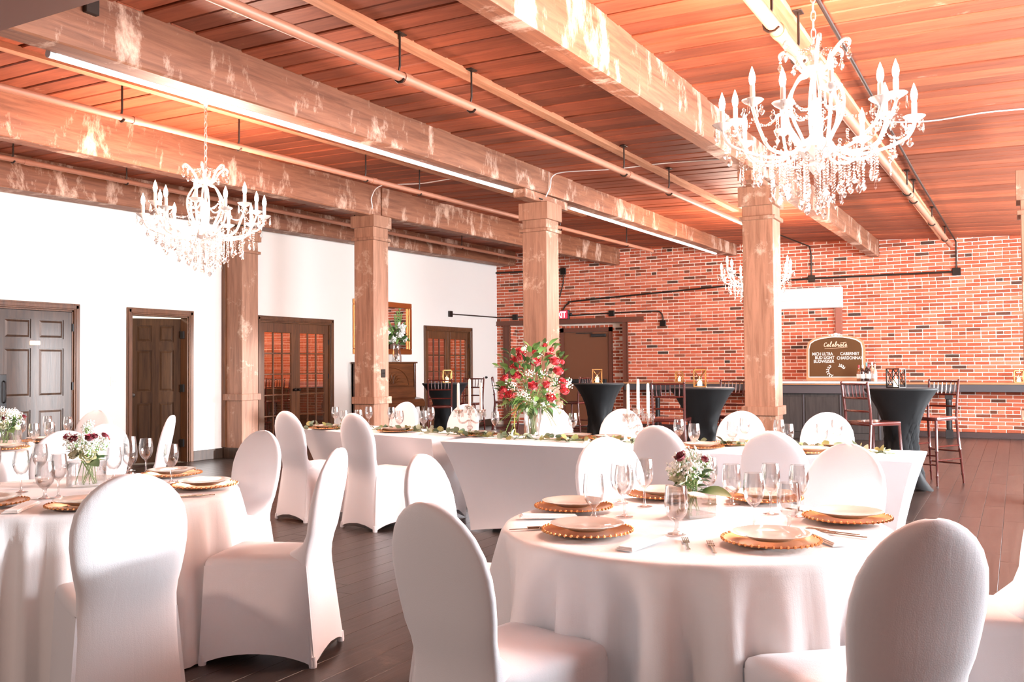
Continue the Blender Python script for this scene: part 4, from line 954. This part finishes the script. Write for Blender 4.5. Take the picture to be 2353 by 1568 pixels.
MB().cbox(.02, PWd-.02, -.62, -.36, .60, .70, .006).build('key_bed', 'piano_wood', pn, smooth=0)
MB().prism([(-.615, .70), (-.36, .70), (-.36, .97), (-.385, .97), (-.42, .78), (-.60, .745)], lambda a, b: (.045, a, b), lambda a, b: (PWd-.045, a, b)).build('fallboard', 'piano_wood', pn, smooth=0)
MB().cbox(.045, PWd-.045, -.36, -.32, .10, .60, .003).build('lower_panel', 'piano_wood', pn, smooth=0)
for x in (.05, PWd-.05): MB().lathe([(.035, 0), (.045, .05), (.03, .10), (.04, .3), (.03, .5), (.045, .6)], 14, (x, -.56, 0)).build('leg', 'piano_wood', pn)
mr = thing('wall_mirror', 'gold framed mirror on the white wall above the piano', 'mirror', (13.10, YL, 1.60))
mf = MB(); a_, b_ = 1.80, 1.015
for (x0, x1, z0, z1) in ((0, a_, 0, .10), (0, a_, b_-.10, b_), (0, .10, .1, b_-.1), (a_-.10, a_, .1, b_-.1)): mf.cbox(x0, x1, -.055, -.002, z0, z1, .012)
for (x0, x1, z0, z1) in ((.09, a_-.09, .085, .105), (.09, a_-.09, b_-.105, b_-.085), (.085, .105, .09, b_-.09), (a_-.105, a_-.085, .09, b_-.09)): mf.cbox(x0, x1, -.065, -.03, z0, z1, .004)
mf.build('frame', 'gold', mr, smooth=0); MB().box(.09, a_-.09, -.02, -.014, .09, b_-.09).build('glass', 'mirror', mr, smooth=0)

# ================================================================== flowers
def petal(b, c, ax, up, w, h, cup, openness):
    """one curved petal: c base point, ax outward dir, up flower axis"""
    sd = up.cross(ax).normalized(); g = []
    for i in range(4):
        v = i/3; q = []
        for j in range(5):
            u = (j-2)/2; ww = w*(sin(pi*(.18+.62*v)))*(1 if i < 3 else .8)
            out = openness*(v**1.5)*h+cup*(1-u*u)*.35*w; back = -.12*h*(u*u)*v
            q.append(c+sd*(u*ww)+ax*(out*(1-.35*u*u)+.12*w)+up*(h*v+back))
        g.append(q)
    b.loft(g, False, False, False)
def rose_mesh(name, m, seed, open_=1.0, layers=4):
    r = random.Random(seed); b = MB(); up = Vector((0, 0, 1))
    for L_ in range(layers):
        n = (3, 4, 5, 6)[L_]; rad = (.10, .22, .36, .50)[L_]; op = (.02, .12, .28, .55)[L_]*open_; hh = (1.05, 1.0, .92, .82)[L_]
        for k in range(n):
            a = 2*pi*(k+.5*L_)/n+r.uniform(-.15, .15); ax = Vector((cos(a), sin(a), 0))
            petal(b, ax*rad*.55, ax, up, rad*1.25+.12, hh*1.0*r.uniform(.93, 1.05), .5, op)
    b.lathe([(.02, -.05), (.3, .02), (.38, .25), (.2, .4), (.02, .42)], 8)
    return b.mesh(name, m, 60)
RR = [rose_mesh('rose', 'rose_red', s, o, l) for s, o, l in ((1, .9, 4), (2, 1.15, 4), (3, .5, 3), (4, 1.0, 4))]
BR_ = [rose_mesh('burgundy_rose', 'burgundy', s, o, 4) for s, o in ((5, 1.3), (6, .9))]
CR_ = [rose_mesh('cream_rose', 'cream_petal', s, o, 4) for s, o in ((7, 1.4), (8, 1.1))]
def flower(me, parent, c, d, size):
    o = link(me.name, me, parent, c); o.rotation_euler = Vector(d).to_track_quat('Z', 'Y').to_euler(); o.scale = (size,)*3; return o
def leaf_mesh(name, m, l, w, fold=.25, curl=.3, n=5):
    b = MB(); g = []
    for i in range(n+1):
        v = i/n; ww = w/2*sin(pi*min(1, v*.93+.05))**.8; z = -curl*l*v*v
        g.append([(l*v, -ww, z+fold*ww), (l*v, 0, z), (l*v, ww, z+fold*ww)])
    return b.loft(g, False, False, False).mesh(name, m, 60)
LV = [leaf_mesh('leaf', 'leaf_green', .06, .034), leaf_mesh('leaf', 'dark_leaf', .065, .036), leaf_mesh('leaf', 'euca_pale', .05, .036), leaf_mesh('leaf', 'leaf_green', .09, .05, .2, .5)]
BIGL = leaf_mesh('broad_leaf', 'leaf_green', .17, .085, .15, .35, 8)
def put_leaf(me, parent, c, d, roll=0, s=1.0):
    o = link(me.name, me, parent, c); q = Vector(d).to_track_quat('X', 'Z'); o.rotation_euler = (q @ Matrix.Rotation(roll, 4, 'X').to_quaternion()).to_euler(); o.scale = (s,)*3; return o
def fern_mesh(l, drop, m, n=16):
    b = MB(); pts = [Vector((l*t, 0, drop*l*t*t)) for t in [i/8 for i in range(9)]]; b.tube(pts, .0015, 4)
    for i in range(1, n):
        t = i/n; p = Vector((l*t, 0, drop*l*t*t)); w = l*.22*sin(pi*(.15+.85*t))**.8+.004
        for s in (-1, 1):
            a, c = p, p+Vector((w*.45, s*w, -.15*w)); e = Vector((.007, 0, 0)); b.add([a-e*.6, a+e*.6, c+e*.25, c-e*.1], [(0, 1, 2, 3)])
    return b.mesh('fern_frond', m, 0)
FN = [fern_mesh(.20, -.6, 'fern_green'), fern_mesh(.16, -1.1, 'fern_green'), fern_mesh(.22, -.2, 'leaf_green'), fern_mesh(.18, -.9, 'yellow_leaf')]
def babys_breath(parent, centres, m='white_petal', n=26, r=.05, s=.0048, seed=1, name='babys_breath'):
    rd = random.Random(seed); b = MB(); q = MB()
    for c in centres:
        c = Vector(c)
        for i in range(n):
            d = Vector((rd.gauss(0, 1), rd.gauss(0, 1), rd.gauss(.2, 1))).normalized()*r*rd.random()**.5
            b.ball(c+d, s*rd.uniform(.7, 1.3), 5, 3); 
            if i % 3 == 0: q.tube([c+d, c-Vector((0, 0, r*.9))], .0008, 3, False)
    stuff(b.build(name, m, parent)); stuff(q.build(name+'_stems', 'fern_green', parent))
# --- large red rose arrangement on the head table
VX, VY = 6.80, 3.58
ra = thing('rose_arrangement', 'tall arrangement of red roses and ferns in a glass vase on the head table', 'flowers', (VX, VY, TZ))
vp = [(.055, 0), (.062, .01), (.052, .03), (.058, .08), (.070, .15), (.078, .22), (.084, .255), (.080, .255), (.074, .22), (.066, .15), (.053, .08), (.046, .035), (.001, .025)]
MB().lathe(vp, 32, cap=True, ripple=lambda a: .02*sin(12*a)).build('vase', 'glass', ra, smooth=50)
EX = Vector((sin(YAW), -cos(YAW), 0)); EY = Vector((cos(YAW), sin(YAW), 0))       # picture-right and away from the camera, used to spread the blooms
CEN = Vector((0, 0, .58)); rd = random.Random(11)
def rosepos(px_, pz_, depth): return EX*px_+EY*depth+Vector((0, 0, pz_))
PXM = 7.55/2090*.98
blooms = [(1278, 782, 0, .030, 2), (1294, 792, .02, .030, 2), (1219, 796, -.02, .040, 1), (1221, 809, -.06, .040, 3), (1206, 816, .03, .038, 0), (1207, 834, -.03, .042, 1), (1254, 799, .05, .034, 2), (1254, 824, -.15, .043, 1), (1289, 808, 0, .040, 0), (1300, 822, -.08, .045, 3),
          (1320, 822, .05, .030, 2), (1307, 845, -.10, .045, 0), (1209, 856, -.13, .043, 0), (1181, 861, .02, .038, 1), (1178, 887, .0, .042, 0), (1194, 902, -.10, .046, 3), (1247, 879, -.18, .042, 0), (1278, 876, -.18, .043, 2), (1318, 871, -.05, .042, 0), (1321, 891, -.06, .042, 3), (1288, 906, -.14, .044, 0), (1172, 903, .03, .030, 2)]
stm = MB()
for i, (px_, py_, dp, sz, k) in enumerate(blooms):
    p = rosepos((px_-1247)*PXM, (1003-py_)*PXM, dp); d = (p-Vector((0, 0, .30)))
    d = d.normalized()*.7+Vector((0, 0, .55))-EY*.35
    flower(RR[k], ra, p-Vector(d).normalized()*.02, d, sz*1.22)
    stm.tube(bez([p-d*.03, p*.55+Vector((0, 0, .12)), (rd.uniform(-.03, .03), rd.uniform(-.03, .03), .20), (rd.uniform(-.035, .035), rd.uniform(-.035, .035), .03)], 4), .0028, 5)
stm.build('stems', 'stem_green', ra)
for i in range(235):
    a = rd.uniform(0, 6.28); r = rd.random()**.55; z = rd.uniform(.25, .78)
    w = .06+.25*sin(pi*min(1, max(0, (z-.18)/.72)))**.8
    p = EX*(w*r*cos(a))+EY*(w*.8*r*sin(a))+Vector((0, 0, z)); d = (p-Vector((0, 0, .35))).normalized()+Vector((rd.gauss(0, .4), rd.gauss(0, .4), rd.gauss(0, .4)))
    put_leaf(LV[rd.choice((0, 0, 1, 1, 2, 3))], ra, p, d, rd.uniform(-1, 1), rd.uniform(.8, 1.25))
for i in range(34):
    a = rd.uniform(0, 6.28); z = rd.uniform(.24, .42); p = Vector((.06*cos(a), .06*sin(a), z)); put_leaf(FN[rd.choice((0, 1, 1, 2, 0))], ra, p, (cos(a), sin(a), rd.uniform(-.2, .5)), rd.uniform(-.4, .4), rd.uniform(.8, 1.25))
put_leaf(FN[3], ra, rosepos(-.10, .30, -.05), (-EX*.6+Vector((0, 0, -.5))), .3, 1.1)
bb_c = []
for px_, py_, dp in [(1232, 792, -.03), (1165, 878, .02), (1200, 880, -.12), (1222, 896, -.16), (1245, 915, -.16), (1330, 880, -.05), (1335, 872, 0), (1298, 870, -.12), (1270, 850, -.12), (1240, 850, -.15), (1310, 935, -.05), (1262, 812, -.1), (1286, 895, -.15), (1275, 925, -.14), (1190, 870, -.05), (1230, 905, -.17)]: bb_c.append(rosepos((px_-1247)*PXM, (1003-py_)*PXM, dp))
babys_breath(ra, bb_c, n=24, r=.045, s=.0055, seed=4)
# --- small table bouquets
def bouquet(x, y, label, square, seed, sc=1.0, roses=4, creams=3):
    rd = random.Random(seed); t = thing('flower_bouquet', label, 'flowers', (x, y, TZ-.003), seed*1.3, 'small bouquets on the round tables')
    h = .095*sc; w = .06*sc
    if square:
        v = MB().box(-w, w, -w, w, 0, .012)
        for s in (-1, 1): v.box(s*w-.002, s*w+.002, -w, w, 0, h).box(-w, w, s*w-.002, s*w+.002, 0, h)
        v.build('vase', 'glass', t, smooth=0)
    else: MB().lathe([(w*1.15, 0), (w*1.2, .006), (w*1.2, h), (w*1.15, h), (w*1.13, .012), (.001, .012)], 32).build('vase', 'glass', t)
    s = MB()
    for i in range(16):
        a = rd.uniform(0, 6.28); s.tube([(rd.uniform(-.7, .7)*w, rd.uniform(-.7, .7)*w, .014), (rd.uniform(-.6, .6)*w, rd.uniform(-.6, .6)*w, h), (cos(a)*.06, sin(a)*.06, h+.06)], .0022, 5)
    s.build('stems', 'stem_green', t)
    for i in range(roses):
        a = 6.28*i/roses+rd.uniform(-.4, .4); r = rd.uniform(.045, .085)*sc; p = Vector((r*cos(a), r*sin(a), h+rd.uniform(.06, .115)*sc)); flower(BR_[i % 2], t, p, (cos(a)*.6, sin(a)*.6, .9), rd.uniform(.020, .027))
    for i in range(creams):
        a = 6.28*i/creams+rd.uniform(0, 1); r = .05; flower(CR_[i % 2], t, (r*cos(a), r*sin(a), h+rd.uniform(.015, .05)), (cos(a), sin(a), .5), rd.uniform(.036, .046))
    for i in range(24):
        a = rd.uniform(0, 6.28); put_leaf(LV[rd.choice((0, 1, 1))], t, (.035*cos(a), .035*sin(a), h+rd.uniform(0, .07)), (cos(a), sin(a), rd.uniform(.1, 1)), rd.uniform(-.6, .6), rd.uniform(.7, 1.1))
    for i in range(2):
        a = -2.0+2.4*i-t.rotation_euler.z; put_leaf(BIGL, t, (.05*cos(a), .05*sin(a), h-.005), (cos(a), sin(a), .25), .4, .8)
    cs = [(.075*sc*cos(a)*q, .075*sc*sin(a)*q, h+(.04+.06*(1-q)+rd.uniform(0, .05))*sc) for a, q in [(rd.uniform(0, 6.28), rd.random()**.5) for _ in range(24)]]
    babys_breath(t, cs, n=34, r=.034, s=.0042, seed=seed)
    return t
bouquet(3.60, 1.17, 'small bouquet of burgundy and white flowers in a square glass on the right round table', True, 2, 1.15, 4, 2)
bouquet(3.13, 4.32, 'small bouquet with burgundy buds in a round glass on the left round table', False, 3, 1.35, 7, 4)
bouquet(4.42, 7.08, 'small bouquet cut off by the left edge on the far left table', False, 5, 1.4, 5, 4)
# --- white flowers on the piano
pf = thing('white_flower_vase', 'tall white and green flowers in a glass vase with twigs, on the piano', 'flowers', (14.10, 10.34, 1.452))
MB().lathe([(.085, 0), (.095, .008), (.09, .10), (.07, .22), (.06, .30), (.068, .34), (.064, .34), (.056, .30), (.066, .22), (.086, .10), (.08, .015), (.001, .012)], 28).build('vase', 'glass', pf)
tw = MB(); rd = random.Random(5)
for i in range(9): tw.tube(bez([(rd.uniform(-.07, .07), rd.uniform(-.07, .07), .015), (rd.uniform(-.06, .06), rd.uniform(-.06, .06), .16), (rd.uniform(-.04, .04), rd.uniform(-.04, .04), .33)], 3), .005, 5)
tw.build('twigs', 'twig', pf)
hyd = []
for p in [(-.20, -.05, .42), (.0, -.12, .56), (.03, -.06, .70), (.10, -.08, .66), (-.08, -.12, .50), (.19, -.04, .44), (-.30, 0, .55)]: hyd.append(p)
babys_breath(pf, hyd, n=46, r=.065, s=.016, seed=8, name='white_blossoms')
gs = MB()
for i, (dx, dz) in enumerate([(-.10, .55), (-.02, .62), (.06, .68), (.22, .42), (.28, .36), (-.30, .45), (-.36, .36), (.12, .58)]):
    pts = bez([(0, 0, .33), (dx*.4, -.03, .33+dz*.5), (dx, -.04, .33+dz)], 6); gs.tube(pts, .004, 5)
    for k in range(7, len(pts)):
        for a in range(4): gs.ball(pts[k]+Vector((.018*cos(a*1.6+k), .012, .014*sin(a*1.6+k))), .013, 5, 3, .8)
gs.build('green_spires', 'fern_green', pf)
for i in range(60):
    a = rd.uniform(0, 6.28); z = rd.uniform(.32, .62); r = rd.uniform(.02, .22); put_leaf(LV[rd.choice((0, 1, 3, 1))], pf, (r*cos(a), r*sin(a)*.5, z), (cos(a), sin(a)*.5, rd.uniform(-.2, .9)), rd.uniform(-1, 1), rd.uniform(1.2, 2.0))

# ================================================================== garland of eucalyptus
gp = [(7.02, 6.25), (6.98, 5.9), (7.02, 5.45), (6.98, 5.0), (6.87, 4.6), (6.76, 4.25), (6.68, 3.9), (6.62, 3.5), (6.60, 3.1), (6.66, 2.7), (6.68, 2.3), (6.70, 1.95), (6.65, 1.55), (6.66, 1.25), (6.60, .95), (6.52, .72)]
path = bez([(x, y, 0) for x, y in gp], 12)
ga = thing('eucalyptus_garland', 'eucalyptus garland with round grey green leaves along the head table', 'garland', (path[0].x, path[0].y, TZ))
o0 = path[0].copy(); MB().tube([p-o0+Vector((0, 0, .008)) for p in path], .003, 5).build('stem', 'stem_green', ga)
EU = []
for m in ('euca_pale', 'euca_olive', 'euca_dark'):
    for l, w in ((.052, .046), (.040, .036)): EU.append(leaf_mesh('leaf', m, l, w, .18, .12, 4))
rd = random.Random(21); mm = MB()
for i in range(300):
    t = rd.random(); k = min(int(t*(len(path)-1)), len(path)-2); p = path[k]-o0
    dn = 1.0 if path[k].y > 2.4 else .7
    if rd.random() > dn: continue
    off = Vector((rd.gauss(0, .045), rd.gauss(0, .03), rd.uniform(.004, .035))); d = Vector((rd.gauss(0, 1), rd.gauss(0, 1), rd.uniform(0, .9)))
    put_leaf(rd.choice(EU), ga, p+off, d, rd.uniform(-1.2, 1.2), rd.uniform(.95, 1.4))

# ================================================================== candelabra with tapers
def candelabra(x, y, az, label, three, cl):
    t = thing('candelabra', label, 'candelabra', (x, y, TZ), radians(az), 'crystal candelabra'); m = 'crystal'
    MB().lathe([(.060, 0), (.062, .006), (.05, .014), (.02, .03), (.013, .045), (.026, .06), (.026, .075), (.013, .085), (.012, .12), (.020, .128), (.012, .136), (.012, .17), (.020, .18), (.014, .20)], 20).build('stem', m, t)
    cups = [(0, 0, .235)]
    for s in (-1, 1):
        MB().tube(bez([(0, .012*s, .13), (0, .05*s, .108), (0, .085*s, .112), (0, .10*s, .14), (0, .10*s, .165)], 5), .008, 8).build('arm', m, t); cups.append((0, .10*s, .20))
    for i, c in enumerate(cups):
        MB().lathe([(.012, -.035), (.016, -.02), (.024, -.01), (.046, .022), (.044, .024), (.022, -.004), (.014, .0), (.014, .02), (.001, .02)], 16, c).build('cup', m, t)
        pr = MB()
        for k in range(8):
            a = 2*pi*k/8; q = (c[0]+.042*cos(a), c[1]+.042*sin(a)); pr.lathe([(.0005, .016), (.0045, .010), (.003, .004), (.006, -.03), (.0005, -.044)], 5, (q[0], q[1], c[2])); 
        stuff(pr.build('prisms', m, t, smooth=0))
        a = radians(az); wx_, wy_ = x+c[0]*cos(a)-c[1]*sin(a), y+c[0]*sin(a)+c[1]*cos(a)
        k = thing('taper_candle', ('middle', 'left', 'right')[i] .join(('tall unlit white taper candle, ', ' of three in the ')) + cl, 'candle', (wx_, wy_, TZ+c[2]-.012), 0, 'white taper candles')
        b = MB().lathe([(.0125, 0), (.0125, .18), (.0105, .265), (.004, .274), (.001, .275)], 14).build('wax', 'candle_wax', k, smooth=50); MB().tube([(0, 0, .272), (.001, 0, .285)], .001, 4).build('wick', 'black_paint', k)
    return t
candelabra(6.86, 4.24, 205, 'crystal candelabra left of the red roses', True, 'left candelabra')
candelabra(6.79, 2.63, 240, 'crystal candelabra right of the red roses', True, 'right candelabra')

# ================================================================== crystal chandeliers
def pend_mesh(l):
    return MB().lathe([(.0005, 0), (.010, -.012), (.0065, -.022), (.019, -l*.62), (.010, -l*.88), (.0005, -l)], 6).mesh('pendant', 'crystal', 0)
def drop_mesh(l): return MB().lathe([(.0005, 0), (.004, -l*.1), (.003, -l*.3), (.0085, -l*.8), (.0005, -l)], 6).mesh('drop', 'crystal', 0)
PEN = [pend_mesh(.075), pend_mesh(.062), drop_mesh(.08)]
def make_chandelier():
    t = thing('chandelier', 'x', 'chandelier'); m = 'crystal_arm'; rd = random.Random(3)
    # z measured from the ring plane (0 = bobeche height 2.77 m)
    MB().lathe([(.012, .42), (.02, .40), (.008, .38), (.009, .31), (.050, .33), (.064, .30), (.043, .275), (.010, .27), (.011, .12), (.030, .08), (.016, .04), (.014, -.05), (.036, -.10), (.10, -.14), (.115, -.17), (.075, -.215), (.03, -.24), (.045, -.27), (.02, -.31), (.001, -.33)], 20).build('central_stem', m, t)
    NA = 13
    for k in range(NA):
        a = 2*pi*k/NA+.12; ca, sa = cos(a), sin(a); lift = .05 if k % 2 else -.03; R = .53 if k % 2 == 0 else .46
        P = lambda r, z: (r*ca, r*sa, z)
        arm = MB().tube(bez([P(.08, -.16), P(.20, -.215), P(.34, -.20), P(R-.05, -.13+lift*.5), P(R-.005, -.05+lift), P(R, -.015+lift)], 5), [.0095]*25+[.008], 8).build('arm', m, t)
        c = P(R, lift)
        MB().lathe([(.010, -.03), (.022, -.02), (.045, -.006), (.060, .008), (.057, .011), (.040, 0), (.02, -.006), (.001, -.006)], 16, c, True, lambda q: .06*sin(8*q)).build('bobeche', m, arm)
        MB().lathe([(.0145, -.004), (.0145, .085), (.012, .092), (.001, .092)], 12, c).build('candle_sleeve', 'candle_wax', arm)
        MB().lathe([(.010, .088), (.0165, .11), (.019, .13), (.014, .158), (.006, .18), (.0008, .196)], 12, c).build('bulb', 'bulb', arm)
        for q in range(4):
            b = a+q*pi/2+.4; link('pendant', PEN[1 if q % 2 else 2], arm, (c[0]+.052*cos(b), c[1]+.052*sin(b), c[2]-.004-.02*(q % 2)))
    # cage of scrolls and the crown
    for k in range(6):
        a = 2*pi*k/6+.35; P = lambda r, z: (r*cos(a), r*sin(a), z)
        MB().tube(bez([P(.04, .26), P(.10, .24), P(.165, .12), P(.155, 0), P(.10, -.10), P(.07, -.16)], 5), .009, 8).build('scroll', m, t)
        MB().tube(bez([P(.045, .28), P(.08, .31), P(.12, .38), P(.175, .43), P(.205, .415), P(.20, .39)], 5), [.011]*20+[.009]*6, 8).build('crown_scroll', m, t)
        link('pendant', PEN[0], t, P(.20, .385))
        link('pendant', PEN[1], t, P(.12, .34))
    def beads(p, q, sag, n, r=.0072):
        b = MB(); p, q = Vector(p), Vector(q)
        for i in range(n+1):
            u = i/n; c = p.lerp(q, u); c.z -= sag*4*u*(1-u); b.ball(c, r*(1.35 if i % 4 == 0 else .95), 6, 4)
        return b
    for k in range(6):
        a = 2*pi*k/6+.35; a2 = a+2*pi/6
        beads((.19*cos(a), .19*sin(a), .41), (.012*cos(a), .012*sin(a), .43), .03, 12).build('bead_string', 'crystal', t)
        beads((.155*cos(a), .155*sin(a), .10), (.155*cos(a2), .155*sin(a2), .10), .07, 12).build('bead_string', 'crystal', t)
    for k in range(NA):
        a = 2*pi*k/NA+.12; a2 = a+2*pi/NA; R1, R2 = (.53, .46) if k % 2 == 0 else (.46, .53)
        beads((R1*cos(a), R1*sin(a), -.05), (R2*cos(a2), R2*sin(a2), -.05), .06, 14, .006).build('bead_string', 'crystal', t)
    # hanging strings of beads ending in pendants
    sets = [(13, .50, -.08, (.03, .09)), (17, .42, -.17, (.03, .11)), (17, .33, -.20, (.05, .15)), (15, .24, -.21, (.08, .20)), (12, .16, -.19, (.13, .26)), (9, .09, -.20, (.18, .29)), (4, .04, -.28, (.16, .22))]
    for n, r, z, (l0, l1) in sets:
        for k in range(n):
            a = 2*pi*k/n+rd.uniform(-.1, .1); l = rd.uniform(l0, l1); x, y = r*cos(a), r*sin(a)
            beads((x, y, z), (x, y, z-l), 0, max(3, int(l/.016))).build('bead_string', 'crystal', t)
            link('pendant', PEN[k % 3 if k % 3 < 2 else (2 if rd.random() < .6 else 0)], t, (x, y, z-l-.004), rd.random()*3)
    ch = MB(); z = .42
    for i in range(14):
        c = [(0 if i % 2 else .013*cos(q), .013*cos(q) if i % 2 else 0, z+.03+.032*sin(q)) for q in [2*pi*j/10 for j in range(11)]]
        ch.tube(c, .0035, 5, False); z += .052
    ch.build('chain', m, t)
    MB().lathe([(.001, 1.14), (.06, 1.13), (.055, 1.10), (.02, 1.085), (.012, 1.06), (.001, 1.05)], 18).build('canopy', 'white_paint', t)
    return t
CHD = [(5.40, .99, 'large crystal chandelier with candle bulbs at the top right'), (5.85, 6.42, 'crystal chandelier hanging at the left below the tube light'), (13.97, 3.46, 'small distant chandelier half hidden by the right column')]
c0 = make_chandelier()
for i, (x, y, lab) in enumerate(CHD):
    zz_ = 2.77; top = zc(x, y)-.003-1.14
    if i == 0: c0.location = (x, y, top if False else zz_); c0['label'] = lab; c0['group'] = 'crystal chandeliers'
    else: dup(c0, (x, y, zz_), .3*i, lab)
    # the chain reaches the boards: canopy sits under the ceiling
    point('chandelier_glow', (x, y, zz_-.05), (380, 300, 300)[i], WARM, .34)
for o in [o for o in bpy.data.objects if o.name.startswith(('canopy', 'chain')) and o.parent and o.parent.name.startswith('chandelier')]:
    x, y, z = o.parent.location; lim = zc(x, y)-.002-z
    if o.name.startswith('canopy'): o.location.z = lim-1.14
    else: o.scale.z = 1.0;
